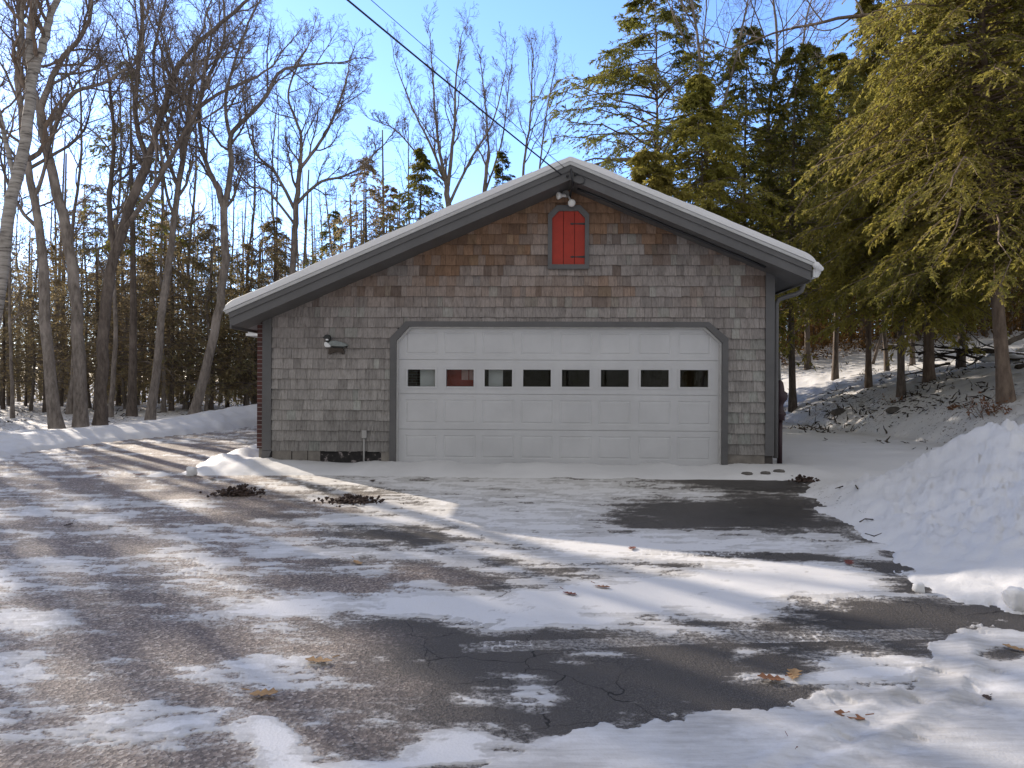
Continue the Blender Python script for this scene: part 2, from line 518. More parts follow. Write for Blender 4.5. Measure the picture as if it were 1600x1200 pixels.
def H(x, y):
    n1 = fbm(x * 0.9, y * 0.9, 5, 3) - 0.5
    n2 = fbm(x * 3.1, y * 3.1, 5, 9) - 0.5
    n3 = fbm(x * 9.0, y * 9.0, 4, 21) - 0.5
    h = np.full_like(x, -0.06)
    # left plough bank and the woods floor behind it
    xb = np.interp(y, XB_Y, XB_X) + 0.5 * n1 + 0.35 * n2
    d = xb - x
    hb = np.interp(y, [3, 9, 13, 17, 19, 22, 26], [0.16, 0.18, 0.23, 0.31, 0.46, 0.72, 0.8])
    prof = np.interp(d, [0, 0.25, 0.9, 1.3, 2.4, 4], [0, 0.45, 0.95, 1.0, 0.45, 0.25])
    left = -0.06 + sst(-0.05, 0.12, d) * 0.08 + 0.8 * (hb + 0.25 * n2 * hb + 0.05 * n3) * prof + 0.18 * n1 * sst(0.5, 3, d) + 0.004 * np.maximum(d - 5, 0)
    h = np.where(d > -0.05, np.maximum(h, left), h)
    # right side : snow field, plough pile, hill
    xr = np.interp(y, XR_Y, XR_X) + 0.22 * n1 + 0.34 * n2 + 0.24 * n3
    d = x - xr
    ph = np.interp(y, [3.2, 3.6, 4.0, 4.6, 5.2, 6, 6.8, 7.3, 7.75, 8.2, 8.8, 10], [0.02, 0.05, 0.18, 0.46, 0.62, 0.73, 0.84, 0.90, 0.62, 0.22, 0.07, 0.03])
    prof = np.interp(d, [0, 0.15, 0.6, 1.2, 1.6, 1.85, 3.0, 4.2], [0, 0.06, 0.24, 0.56, 0.82, 1.0, 0.92, 0.35])
    pile = 0.9 * ph * prof * (1 + 0.35 * n2) + 0.10 * n2 * sst(0.1, 0.8, d) * sst(9.5, 7, y) * sst(3.5, 4.1, y) + (0.15 * n3 * sst(4.0, 4.9, y) + sst(4.3, 5.2, y) * 0.035 * (np.abs(fbm(x * 6, y * 6, 3, 41) - 0.5) * 4 - 0.5) + sst(4.3, 5.2, y) * 0.03 * (np.abs(fbm(x * 15, y * 15, 3, 43) - 0.5) * 4 - 0.5)) * sst(0, 0.35, d) * sst(9.5, 7.5, y) * (0.12 + 0.88 * sst(3.5, 4.0, y)) * sst(4.4, 2.6, d)
    xf = 8.5 + 0.02 * (y - 14) + 0.5 * n1
    dh = np.maximum(x - xf, 0)
    hill = 1.3 * (1 - np.exp(-dh / 1.6)) + 0.12 * np.minimum(dh, 14) + 0.018 * np.maximum(y - 24, 0) * sst(0, 3, dh) - 0.05 * np.maximum(dh - 12, 0)
    hill = hill * sst(5.5, 11.5, y) + 0.16 * n1 * sst(0, 2, dh) + 0.12 * n2 * sst(0, 1, dh) + 0.04 * n3 * sst(0, 1, dh)
    field = (0.02 + 0.05 * sst(10, 16, y) + 0.05 * n1 + 0.03 * n2) * (0.25 + 0.75 * sst(3.5, 4.2, y)) - 0.0
    back = sst(24, 36, y) * 1.0 * sst(2, 9, x)
    right = -0.06 + sst(-0.03, 0.10, d) * 0.07 + (field + pile + hill + back) * sst(0, 0.5, d)
    h = np.where(d > -0.03, np.maximum(h, right), h)
    # ridge shed along the foot of the garage front
    yf = 10.33 - 0.035 * x
    dd = yf - y
    rx = sst(-4.6, -4.0, x) * sst(4.7, 4.2, x)
    pk = np.maximum(fbm(x * 1.9, x * 0 + 3.3, 3, 5) - 0.42, 0) * 0.30
    amp = 0.044 + pk * 0.75 + 0.05 * sst(-2.4, -3.5, x) + 0.05 * sst(3.0, 3.6, x)
    prof = np.interp(dd + 0.25 * n2, [-0.1, 0.1, 0.45, 0.8, 1.15, 1.3], [0.75, 0.85, 1.0, 0.8, 0.35, 0.0])
    ridge = np.where(prof > 0, amp * prof * rx * (1 + 0.3 * n3) - 0.03 * (1 - np.minimum(prof * 8, 1)), -0.06)
    ridge = np.where((dd < 1.35) & (dd > -0.25) & (rx > 0.02), ridge, -0.06)
    h = np.maximum(h, ridge)
    # heap at the left corner
    for (cx, cy, r, a) in ((-4.15, 9.6, 0.5, 0.10), (-4.3, 10.4, 0.45, 0.17), (-4.4, 11.3, 0.45, 0.20), (-4.55, 12.4, 0.45, 0.15), (-4.75, 9.15, 0.22, 0.06)):
        q = ((x - cx) ** 2 + (y - cy) ** 2) / r ** 2
        h = np.maximum(h, -0.06 + (a + 0.06) * np.exp(-q * 1.3) * (1 + 0.5 * n2) + 0.05 * n3 * np.exp(-q))
    # the far ground
    far = np.maximum(y - 30, 0)
    h = np.where(y > 26, np.maximum(h, 0.05 + 0.1 * n1 + 0.004 * far), h)
    return h


def gz(x, y):
    return float(H(np.array([float(x)]), np.array([float(y)]))[0])


def grid_faces(r, c):
    i = np.arange(r - 1)[:, None] * c + np.arange(c - 1)[None, :]
    return np.stack([i, i + 1, i + c + 1, i + c], -1).reshape(-1, 4)


# snow ground: fan of rows, fine near the camera
py = np.concatenate([np.linspace(1500, 720, 260), np.linspace(718, 606.5, 190)])
rows = 1334.0 / (py - 600)
rows = np.concatenate([rows, np.geomspace(rows[-1] * 1.05, 420, 14)])
ts = np.linspace(-1.9, 1.9, 760)
YY, TT = np.meshgrid(rows, ts, indexing='ij')
XX = TT * (YY + 0.8)
ZZ = H(XX, YY)
litter = sst(7.2, 9.5, XX) * sst(9, 14, YY) * (0.55 + 0.45 * sst(11, 8, XX)) + sst(-9.5, -11.5, XX) * 0.9
litter = litter * (0.5 + 1.0 * fbm(XX * 0.8, YY * 0.8, 3, 77))
dp_ = XX - np.interp(YY, XR_Y, XR_X)
litter += 0.30 * sst(1.4, 0.1, dp_) * (dp_ > -0.3) * sst(9, 8, YY) * sst(3.9, 4.4, YY) * fbm(XX * 1.4, YY * 1.4, 3, 19)
litter += 0.55 * sst(0.35, 0.0, np.abs(XX - np.interp(YY, XR_Y, XR_X) - 0.25)) * sst(9.4, 8.6, YY) * sst(5.0, 6.5, YY)
snow_ground = np_mesh('snow_ground', np.stack([XX, YY, ZZ], -1), grid_faces(len(rows), len(ts)), M['snow'], smooth=True,
                      attrs={'litter': np.clip(litter, 0, 1)})
tag(snow_ground, 'snow cover with ploughed banks, field and wooded hill around the driveway', 'snow', kind='structure')
# ground behind the viewpoint
gb = MB()
gb.add([(-160, -160, -0.07), (160, -160, -0.07), (160, 1.2, -0.07), (-160, 1.2, -0.07)], [(0, 1, 2, 3)])
o = gb.build('ground', M['snow'], None)
tag(o, 'snowy ground continuing past the driveway', 'ground', kind='structure')

# ------------------------------------------------------------------ driveway with patches of snow
py = np.linspace(1500, 655, 520)
rows = 1334.0 / (py - 600)
ts = np.linspace(-1.0, 1.0, 1150)
YY, TT = np.meshgrid(rows, ts, indexing='ij')
XX = TT * (YY + 0.3)
PX = 800 + F * XX / YY
PY = 600 + 1334.0 / YY
# hand-laid patches: centre, half-size (as seen in the survey photograph), weight (+ snow, - bare)
PATCH = [
    # snow
    (860, 765, 330, 17, .30), (700, 757, 190, 9, .25), (960, 800, 250, 22, .24), (900, 845, 250, 26, .36), (760, 800, 130, 14, .2),
    (1290, 848, 70, 16, .4), (1090, 835, 120, 10, .3), (1130, 858, 140, 9, .3), (1010, 905, 300, 24, .40), (1250, 905, 170, 22, .40), (700, 945, 330, 26, .50),
    (1000, 940, 250, 26, .45), (1290, 935, 130, 12, .25), (470, 980, 95, 24, .40), (560, 935, 180, 14, .25), (880, 968, 120, 12, .3),
    (340, 868, 75, 17, .42), (420, 848, 110, 9, .3), (150, 812, 130, 26, .22), (90, 790, 110, 18, .2), (250, 905, 150, 13, .2),
    (420, 765, 60, 5, .2), (560, 815, 110, 9, .35), (330, 795, 80, 5, .35), (250, 930, 230, 9, .2), (60, 905, 90, 30, .2),
    (640, 820, 60, 8, .3), (330, 722, 60, 6, .3), (120, 745, 120, 8, .18), (30, 715, 110, 12, .35), (330, 690, 110, 5, .3), (360, 677, 70, 4, .35),
    (60, 990, 110, 22, .32), (30, 1040, 60, 16, .22), (470, 1050, 95, 16, .30), (570, 1040, 75, 18, .2), (610, 1068, 40, 10, .32), (245, 1040, 90, 9, .2),
    (210, 1133, 90, 13, .42), (200, 1100, 70, 8, .2), (60, 1145, 80, 20, .22), (425, 1165, 42, 34, .5), (430, 1125, 28, 12, .4), (375, 1085, 26, 8, .3),
    (655, 1158, 48, 19, .52), (560, 1190, 120, 12, .42), (640, 1180, 50, 14, .35),
    (830, 1065, 48, 14, .46), (845, 1092, 40, 12, .44), (790, 1100, 60, 13, .46), (715, 1128, 30, 6, .42), (800, 1128, 16, 5, .4), (940, 1030, 60, 12, .48), (1055, 985, 42, 13, .48),
    (995, 1022, 40, 8, .4), (1170, 1020, 18, 16, .45), (1200, 1010, 30, 6, .3), (1390, 1022, 120, 20, .46), (1250, 1060, 90, 14, .40), (1380, 1050, 160, 15, .46),
    (975, 1130, 30, 25, .45), (880, 1165, 60, 16, .35), (1165, 1080, 30, 9, .3), (1290, 1085, 40, 12, .4),
    # bare
    (1170, 757, 75, 10, -.70), (1090, 748, 90, 6, -.3), (1190, 800, 130, 20, -.75), (1010, 790, 70, 13, -.5), (1090, 815, 110, 10, -.55), (960, 808, 60, 10, -.3), (1240, 815, 60, 22, -.4),
    (1080, 868, 120, 9, -.25), (1240, 872, 65, 12, -.55), (1040, 880, 60, 7, -.4), (1400, 892, 70, 14, -.5), (1440, 915, 60, 16, -.7), (1330, 880, 40, 10, -.3), (1410, 880, 40, 14, -.5),
    (870, 890, 170, 6, -.45), (770, 906, 70, 9, -.5), (630, 906, 120, 16, -.45), (880, 908, 60, 8, -.4), (620, 838, 70, 20, -.55), (700, 830, 60, 10, -.3), (560, 770, 70, 14, -.3),
    (500, 910, 90, 9, -.4), (420, 925, 60, 8, -.3), (660, 985, 150, 18, -.5), (650, 965, 55, 8, -.5), (760, 1030, 280, 60, -.42), (1000, 1080, 190, 60, -.42), (1310, 965, 190, 16, -.65), (1100, 1010, 160, 14, -.3),
    (1080, 980, 20, 12, -.2), (1370, 945, 120, 10, -.4), (1450, 975, 50, 22, -.5), (1270, 1000, 110, 14, -.35), (1230, 1040, 60, 18, -.4), (1050, 1120, 170, 28, -.45), (1200, 1100, 60, 16, -.4), (860, 1140, 90, 30, -.3),
    (1570, 1018, 30, 9, -.75), (1555, 958, 50, 8, -.35), (1110, 930, 25, 20, -.12), (1040, 940, 30, 26, -.22), (1250, 910, 6, 24, -.35),
    (320, 985, 150, 30, -.32), (520, 1110, 110, 40, -.3), (300, 1060, 110, 20, -.2), (320, 1170, 70, 30, -.3), (100, 1090, 110, 26, -.2), (300, 955, 90, 14, -.25),
    (200, 765, 120, 10, -.22), (300, 735, 120, 12, -.25), (200, 720, 100, 6, -.2), (400, 790, 60, 12, -.3), (430, 765, 80, 6, -.2), (250, 690, 60, 4, -.2), (330, 707, 80, 5, -.25),
    (110, 850, 100, 14, -.22), (40, 860, 70, 10, -.2), (230, 850, 50, 9, -.2), (130, 935, 90, 10, -.2), (400, 890, 70, 10, -.2), (490, 850, 50, 12, -.2),
]
wx = fbm(XX * 1.1, YY * 1.1, 4, 31) - 0.5
wy = fbm(XX * 1.1, YY * 1.1, 4, 47) - 0.5
sx = 800 + F * (XX + 0.55 * wx) / YY
sy = 600 + 1334.0 / (YY + 0.55 * wy)
bias = 0.40 - 0.05 * sst(560, 380, PX) + 0.13 * sst(380, 560, PX) * sst(1000, 960, PY) * sst(1500, 1440, PX)
for (cx, cy, rx, ry, w) in PATCH:
    q = ((sx - cx) / (rx * 1.25)) ** 2 + ((sy - cy) / (ry * 1.3)) ** 2
    mk = q < 5
    if w > 0 and cy > 985: w *= 1.35
    bias[mk] += w * np.exp(-q[mk] ** 1.4 * 1.0) * 0.9
# thicker snow at the lower right and along the pile
edge = np.interp(sx, [560, 640, 740, 850, 950, 1000, 1150, 1200, 1300, 1420, 1490, 1500, 1520, 1700], [1330, 1260, 1205, 1178, 1135, 1150, 1118, 1108, 1075, 1060, 1040, 1000, 965, 955])
full = sst(-10, 10, sy - edge + 110 * (fbm(XX * 2.6, YY * 3.4, 6, 111, 0.62) - 0.5) + 26 * (fbm(XX * 16, YY * 20, 4, 113) - 0.5))
bias = bias * (1 - full) + (0.86) * full
patchf = np.exp(-(((PX - 1570) / 34) ** 2 + ((PY - 1018) / 10) ** 2)) * 0.9
bias -= patchf
bias += 0.34 * np.exp(-np.maximum(np.interp(YY, XR_Y, XR_X) - XX, 0) / 0.22) * (YY > 3.9) * (YY < 8.4) * sst(0.35, 0.6, fbm(XX * 1.5, YY * 1.5, 3, 66))
dist = np.interp(YY, [2, 8, 16], [1.0, 0.8, 0.6])
fa = fbm(XX * 1.9, YY * 4.2, 7, 5, 0.68) - 0.5
fb = fbm(XX * 4.4, YY * 10, 6, 15, 0.72) - 0.5
left = sst(700, 300, PX)
snow = 0.42 + (bias - 0.42) * 0.74 + fa * (1.3 * dist) * (1 - 0.7 * full) + fb * (0.80 + 0.25 * left) * (1 - 0.75 * full)
snow += 0.55 * (fbm(XX * 1.7, YY * 12.0, 6, 101, 0.62) - 0.5) * (1 - 0.75 * full)
snow += 0.26 * (fbm(XX * 22, YY * 40, 4, 61, 0.65) - 0.5) * (1 - 0.7 * full)
# tyre tracks : tread pressed through the snow, packed tread left on the tar
def seg_coord(p0, p1):
    ax, ay = p0; bx, by = p1
    L = math.hypot(bx - ax, by - ay); ux, uy = (bx - ax) / L, (by - ay) / L
    s = (XX - ax) * ux + (YY - ay) * uy
    d = -(XX - ax) * uy + (YY - ay) * ux
    return s, d, L

def gpt(px, py_):
    Y = 1334.0 / (py_ - 600); return ((px - 800) * Y / F, Y)

height = np.zeros_like(XX)
for (a, b, wid, sgn) in ((gpt(720, 1013), gpt(1120, 996), 0.066, 1), (gpt(1110, 996), gpt(1480, 986), 0.075, 1), (gpt(700, 985), gpt(835, 930), 0.16, -1), (gpt(985, 862), gpt(1300, 868), 0.10, -1)):
    s, d, L = seg_coord(a, b)
    on = (np.abs(d) < wid) & (s > 0) & (s < L)
    lane = np.floor((d + wid) / 0.062)
    br = ((s + 0.035 * lane) / 0.075) % 1.0
    groove = ((br < 0.13) | (((d + wid) / 0.062) % 1.0 < 0.16)).astype(float)
    fade = sst(0, 0.15, s) * sst(L, L - 0.15, s) * (0.5 + 0.9 * fbm(XX * 3, YY * 3, 3, 88))
    if sgn > 0: snow = np.where(on, np.maximum(snow, groove * 0.56 * np.clip(fade, 0, 1) + 0.40 * (1 - groove)), snow)
    else: snow = np.where(on & (groove < 0.5), snow - 0.30 * fade, snow)
# ruts in the thick snow at the right
for pts in ([(1510, 985), (1525, 1040), (1490, 1085), (1400, 1140), (1270, 1205), (1180, 1260)], [(1440, 985), (1440, 1040), (1400, 1080), (1290, 1140), (1180, 1200)],
            [(1500, 1062), (1300, 1060), (1220, 1072)], [(1500, 1078), (1300, 1080), (1230, 1092)]):
    for a, b in zip(pts[:-1], pts[1:]):
        s, d, L = seg_coord(gpt(*a), gpt(*b))
        on = (s > -0.03) & (s < L + 0.03) & (np.abs(d) < 0.3)
        prof = 0.006 * np.exp(-(d / 0.03) ** 2) - 0.008 * np.exp(-((d - 0.08) / 0.045) ** 2) + 0.0022 * np.sin(s / 0.012) * np.exp(-((d - 0.08) / 0.04) ** 2)
        height += np.where(on, prof * full, 0)
snow = np.clip(snow, 0, 1)
cover = sst(0.47, 0.62, snow)
ter = H(XX, YY)
zz = 0.005 * cover + 0.006 * full * cover + height * cover + 0.004 * cover * (fbm(XX * 7, YY * 7, 4, 71) - 0.5) + 0.008 * (fbm(XX * 2.2, YY * 2.2, 3, 91) - 0.5)
dirt = sst(760, 330, PX + 160 * (fbm(XX * 0.9, YY * 0.9, 4, 33) - 0.5) * 2 - 0.25 * (PY - 850)) * 0.75 + 0.55 * (fbm(XX * 1.3, YY * 1.8, 5, 55) - 0.42)
dirt += 0.5 * np.exp(-(((PX - 720) / 130) ** 2 + ((PY - 910) / 30) ** 2)) + 0.35 * np.exp(-(((PX - 520) / 120) ** 2 + ((PY - 790) / 22) ** 2))
wetm = np.zeros_like(XX)
for (cx, cy, rx, ry, w) in ((1180, 758, 80, 10, 1), (1200, 802, 130, 24, .9), (1000, 790, 70, 14, .5), (1330, 965, 170, 22, .5), (1430, 915, 60, 20, .6), (1280, 1010, 120, 22, .5)):
    wetm = np.maximum(wetm, w * np.exp(-(((sx - cx) / rx) ** 2 + ((sy - cy) / ry) ** 2) ** 1.5))
fcs = grid_faces(len(rows), len(ts))
keep = (ter < 0.05).ravel() & (XX > np.interp(YY, XB_Y, XB_X) - 1.0).ravel()
fk = keep[fcs].all(1)
yfr = 10.33 - 0.035 * XX
ins = ((YY > yfr + 0.2) & (XX > -3.7) & (XX < 4.6)).ravel()
fk &= ~ins[fcs].any(1)
fcs = fcs[fk]
used = np.unique(fcs); remap = np.zeros(XX.size, np.int64); remap[used] = np.arange(len(used))
V = np.stack([XX, YY, zz], -1).reshape(-1, 3)[used]
driveway = np_mesh('driveway', V, remap[fcs], M['driveway'], smooth=True,
                   attrs={'snow': snow.ravel()[used], 'dirt': np.clip(dirt, 0, 1).ravel()[used], 'wet': wetm.ravel()[used]})
tag(driveway, 'cracked asphalt driveway with patchy snow and tyre tracks', 'driveway', kind='structure')

# ------------------------------------------------------------------ garage
GROT = math.radians(-2.0)
PIV = np.array([0.1, 10.33, 0.0])
RX = np.array([math.cos(GROT), math.sin(GROT), 0]); RY = np.array([-math.sin(GROT), math.cos(GROT), 0])


def fac(px, py_, off=0.0):
    r = ray(px, py_)
    t = (-off - RY.dot(CAM - PIV)) / RY.dot(r)
    p = CAM + r * t - PIV
    return float(RX.dot(p)), float(p[2])


garage = empty('garage', tuple(PIV), GROT)
tag(garage, 'weathered cedar shingle garage with white overhead door under a snowy gable roof', 'garage')

OV = 0.6
AL = fac(353, 490.5, OV); AP = fac(891, 257.5, OV); AR = fac(1272, 416.4, OV)   # underside of the roof edge strip along the rake
sl = (AP[1] - AL[1]) / (AP[0] - AL[0]); sr = (AP[1] - AR[1]) / (AR[0] - AP[0])


def roofz(x):
    return AP[1] - sl * (AP[0] - x) if x < AP[0] else AP[1] - sr * (x - AP[0])


WL = fac(412, 600)[0]; WR = fac(1208, 600)[0]
FH = 0.205      # fascia depth
under = lambda x: roofz(x) - FH + 0.012
DEPTH = 8.5
dz_top = fac(870, 511)[1]
oL, oR = fac(610, 620)[0], fac(1136, 620)[0]
iL, iR = fac(619.5, 620)[0], fac(1127, 620)[0]
oT = fac(870, 503)[1]; iT = fac(870, 511)[1]
cho = [(oL, -0.02), (oL, fac(610, 528)[1]), (fac(635, 503)[0], oT), (fac(1106, 503)[0], oT), (oR, fac(1136, 529)[1]), (oR, -0.02)]
chi = [(iL, -0.02), (iL, fac(619, 533)[1]), (fac(640, 511)[0], iT), (fac(1102, 511)[0], iT), (iR, fac(1127, 536)[1]), (iR, -0.02)]

# walls
w = MB()
gable = [(WL, -0.1), (WL, roofz(WL) - 0.004), (AP[0], AP[1] - 0.004), (WR, roofz(WR) - 0.004), (WR, -0.1)]
poly = gable + [(chi[5][0] + .04, -0.1)] + [(p[0] + (.04 if p[0] > 0 else -.04), p[1] + (0.04 if 1 < i < 4 else 0)) for i, p in list(enumerate(chi))[::-1]] + [(chi[0][0] - .04, -0.1)]
# drop duplicates at the sill
clean = []
for p in poly:
    if not clean or abs(p[0] - clean[-1][0]) + abs(p[1] - clean[-1][1]) > 1e-4: clean.append(p)
w.prism(clean, 0.0, 0.12)
w.build('front_wall', M['wallboard'], garage)
w = MB()
w.prism([(WL + .02, -0.1), (WL + .02, roofz(WL + .02) - 0.003), (AP[0], AP[1] - 0.003), (WR - .02, roofz(WR - .02) - 0.003), (WR - .02, -0.1)], DEPTH - 0.12, DEPTH)
w.box((WR - 0.12, 0.125, -0.1), (WR - 0.003, DEPTH - 0.125, roofz(WR) - 0.003))
w.build('wall', M['inside'], garage)
w = MB()
w.box((WL + 0.003, 0.125, -0.1), (WL + 0.12, DEPTH - .125, roofz(WL) - 0.003))
w.build('inner_wall', M['inside'], garage)
w = MB(); w.box((WL + .13, 0.13, -0.08), (WR - .13, DEPTH - .13, -0.015)); w.build('floor_slab', M['concrete'], garage)
bl = fac(405.5, 600, -0.12)[0]
w = MB(); w.box((bl, 0.03, fac(410, 701)[1]), (WL + 0.001, DEPTH, under(WL) - 0.002)); w.build('brick_side_wall', M['brick'], garage)
w = MB(); w.box((bl + 0.02, 0.06, -0.1), (WL + 0.002, DEPTH - .02, fac(410, 701)[1] - 0.002)); w.build('foundation', M['concrete'], garage)

# shingles
zb = fac(500, 704.5)[1]
EXPO = (fac(500, 504)[1] - zb) / (200 / 16.04)
sh = MB()
cbL = fac(425.5, 600)[0]; cbR = fac(1194.5, 600)[0]
hoL, hoR = fac(856, 370)[0], fac(920, 370)[0]; hoB, hoT = fac(888, 421)[1], fac(888, 322)[1]


def door_half(z):   # trim outer edge at height z
    zc = cho[1][1]
    if z < zc: return oL, oR
    if z > oT: return None
    f_ = (z - zc) / (oT - zc)
    return oL + f_ * (cho[2][0] - oL), oR + f_ * (cho[3][0] - oR)


row = 0
z = zb
while z < AP[1]:
    zt = z + EXPO
    segs = [(cbL, cbR, z, zt)]
    def cut(a, b, keep=None):
        out = []
        for (p, q, u0, u1) in segs:
            if b <= p or a >= q: out.append((p, q, u0, u1)); continue
            if a > p: out.append((p, a, u0, u1))
            if keep: out.append((max(a, p), min(b, q), *keep))
            if b < q: out.append((b, q, u0, u1))
        return out
    if z < oT - 0.005:
        dh_ = door_half(min(z + 0.62 * EXPO, oT - 0.001))
        segs = cut(dh_[0] + 0.015, dh_[1] - 0.015, (oT - 0.02, zt) if zt > oT + 0.005 else None)
    if zt > hoB and z < hoT:
        kp = None
        if z < hoB: kp = (z, hoB + 0.015)
        elif zt > hoT + 0.005: kp = (hoT - 0.015, zt)
        ins_ = 0.015 + max(0, ((z + zt) / 2 - (hoT - 0.135))) * 0.9
        segs = cut(hoL + ins_, hoR - ins_, kp)
    for (p, q, zlo, zhi) in segs:
        x = p
        while x < q - 0.004:
            wd = min(random.choice([0.08, 0.10, 0.12, 0.14, 0.17, 0.2]) * random.uniform(.9, 1.1), q - x)
            if q - x - wd < 0.05: wd = q - x
            xc = x + wd / 2
            lim = min(under(x), under(x + wd)) + 0.14
            if under(xc) > zlo - 0.03 and zhi - zlo > 0.01:
                top = min(zhi + (0.015 if zhi == zt else 0), max(lim, zlo + 0.03))
                # weathered colour: silver grey low down, browner and stained toward the gable
                g = np.clip((z - 2.25) / 1.1, 0, 1)
                v = random.uniform(0.90, 1.28)
                grey = np.array([0.255, 0.240, 0.222]); pink = np.array([0.238, 0.210, 0.194]); brown = np.array([0.20, 0.115, 0.066]); darkb = np.array([0.095, 0.062, 0.046])
                mx_ = min(1, max(0, (z - 0.9) / 1.3))
                c = grey * (1 - 0.75 * mx_) + pink * 0.75 * mx_
                side = 1.0 if x > hoR else 0.7
                pn_ = float(fbm(np.array([xc * 0.9 + 5.0]), np.array([z * 1.3]), 4, 23)[0])
                k_ = np.clip(g * 1.9 * side * random.uniform(0.35, 1.1) * np.clip((pn_ - 0.31) * 4.5, 0.05, 1.3), 0, 0.9)
                c = c * (1 - k_) + brown * k_
                if random.random() < 0.16 * g * side: c = 0.5 * c + 0.5 * darkb
                if row < 3: c = c * (0.78 + 0.07 * row)
                if random.random() < 0.08: c = c * np.array([0.94, 1.0, 0.98]) * 1.1
                c = c * v
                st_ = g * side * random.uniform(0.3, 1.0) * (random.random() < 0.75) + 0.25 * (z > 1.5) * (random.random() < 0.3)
                dzj = random.uniform(-0.004, 0.004)
                yb = -random.uniform(0.030, 0.042); yt = -0.008
                gp = 0.0013
                a_, b_ = x + gp, x + wd - gp
                zc_ = min(zlo + dzj + 0.55 * (top - zlo), top - 0.002); yc_ = yb + (yt - yb) * 0.55
                e2 = zlo + dzj + random.uniform(-.003, .003)
                vs = [(a_, yb, zlo + dzj), (b_, yb, e2), (b_, yc_, zc_), (a_, yc_, zc_), (b_, yt, top), (a_, yt, top),
                      (a_, -0.001, zlo + dzj), (b_, -0.001, zlo + dzj), (b_, -0.0005, top), (a_, -0.0005, top)]
                n0 = len(sh.c)
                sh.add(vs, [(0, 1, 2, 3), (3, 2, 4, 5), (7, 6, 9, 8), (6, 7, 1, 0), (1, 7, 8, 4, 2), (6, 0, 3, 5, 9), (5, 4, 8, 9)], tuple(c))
                up_ = tuple(c * (1 - 0.5 * st_))     # upper edge darkened on some shingles, mostly in the gable
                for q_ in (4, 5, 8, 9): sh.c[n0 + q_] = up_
            x += wd
    z = zt; row += 1
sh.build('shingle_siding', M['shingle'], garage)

# skirt boards under the shingles, with the rotted dark patch
zs = zb + 0.008
for (a, b_) in ((fac(426, 700)[0], fac(456, 700)[0]), (fac(457.5, 700)[0], fac(481, 700)[0]), (fac(482, 700)[0], fac(501, 700)[0]), (fac(596, 700)[0], oL + 0.02), (oR - 0.02, fac(1194, 700)[0])):
    w = MB(); w.box((a, -0.024, -0.1), (b_, -0.002, zs)); w.build('skirt_board', M['concrete'], garage, bevel=0.003)
w = MB(); w.box((fac(501.3, 700)[0], -0.010, -0.1), (fac(595.7, 700)[0], -0.002, zs)); w.build('rotted_skirt_patch', M['peel'], garage)
# corner boards
w = MB()
w.prism([(WL - 0.005, fac(410, 703)[1]), (cbL, fac(410, 703)[1]), (cbL, under(cbL) + 0.03), (WL - 0.005, under(WL) + 0.03)], -0.048, 0.0)
w.box((WL - 0.005, 0.001, fac(410, 703)[1]), (WL + 0.0, 0.03, under(WL) - 0.01))
xb0 = fac(408, 729)[0]
w.prism([(xb0, -0.1), (fac(415, 729)[0], -0.1), (cbL + 0.01, fac(425, 703.5)[1]), (WL + 0.0, fac(412, 703.5)[1])], -0.055, 0.02)
w.build('corner_board', M['trim'], garage)
w = MB()
w.prism([(cbR, fac(1200, 712)[1]), (WR + 0.004, fac(1200, 712)[1]), (WR + 0.004, under(WR) + 0.03), (cbR, under(cbR) + 0.03)], -0.048, 0.0)
w.build('corner_board', M['trim'], garage)

# door trim + stop
w = MB()
for i in range(5):
    w.prism([cho[i], cho[i + 1], chi[i + 1], chi[i]], -0.058, 0.05)
w.build('door_trim', M['trim'], garage)
w = MB()
def inset(p, i, d):
    sx_ = d if p[0] < 0.2 else -d
    q = d if 0 < i < 5 else 0
    return (p[0] + sx_, p[1] - (d * 0.42 if i in (1, 4) else (d if i in (2, 3) else 0)))
st_in = [inset(p, i, 0.022) for i, p in enumerate(chi)]
for i in range(5):
    w.prism([chi[i], chi[i + 1], st_in[i + 1], st_in[i]], -0.004, 0.051)
w.build('door_stop', M['stop'], garage)

# overhead door: 4 sections x 8 raised panels, row of windows in the second section
dL, dR = iL - 0.02, iR + 0.02
zl = [0.012, fac(870, 672.5)[1], fac(870, 616.5)[1], fac(870, 562.5)[1], iT + 0.05]
wxs = [fac(p, 590)[0] for p in (657.5, 718, 778.3, 839, 900, 961.3, 1024, 1086)]
d = MB(); panes = []; frames = []
yd = 0.055


def ring(mb, o, ydo, i, ydi):
    (a0, b0, a1, b1) = o; (c0, d0, c1, d1) = i
    vs = [(a0, ydo, b0), (a1, ydo, b0), (a1, ydo, b1), (a0, ydo, b1), (c0, ydi, d0), (c1, ydi, d0), (c1, ydi, d1), (c0, ydi, d1)]
    mb.add(vs, [(0, 1, 5, 4), (1, 2, 6, 5), (2, 3, 7, 6), (3, 0, 4, 7)])


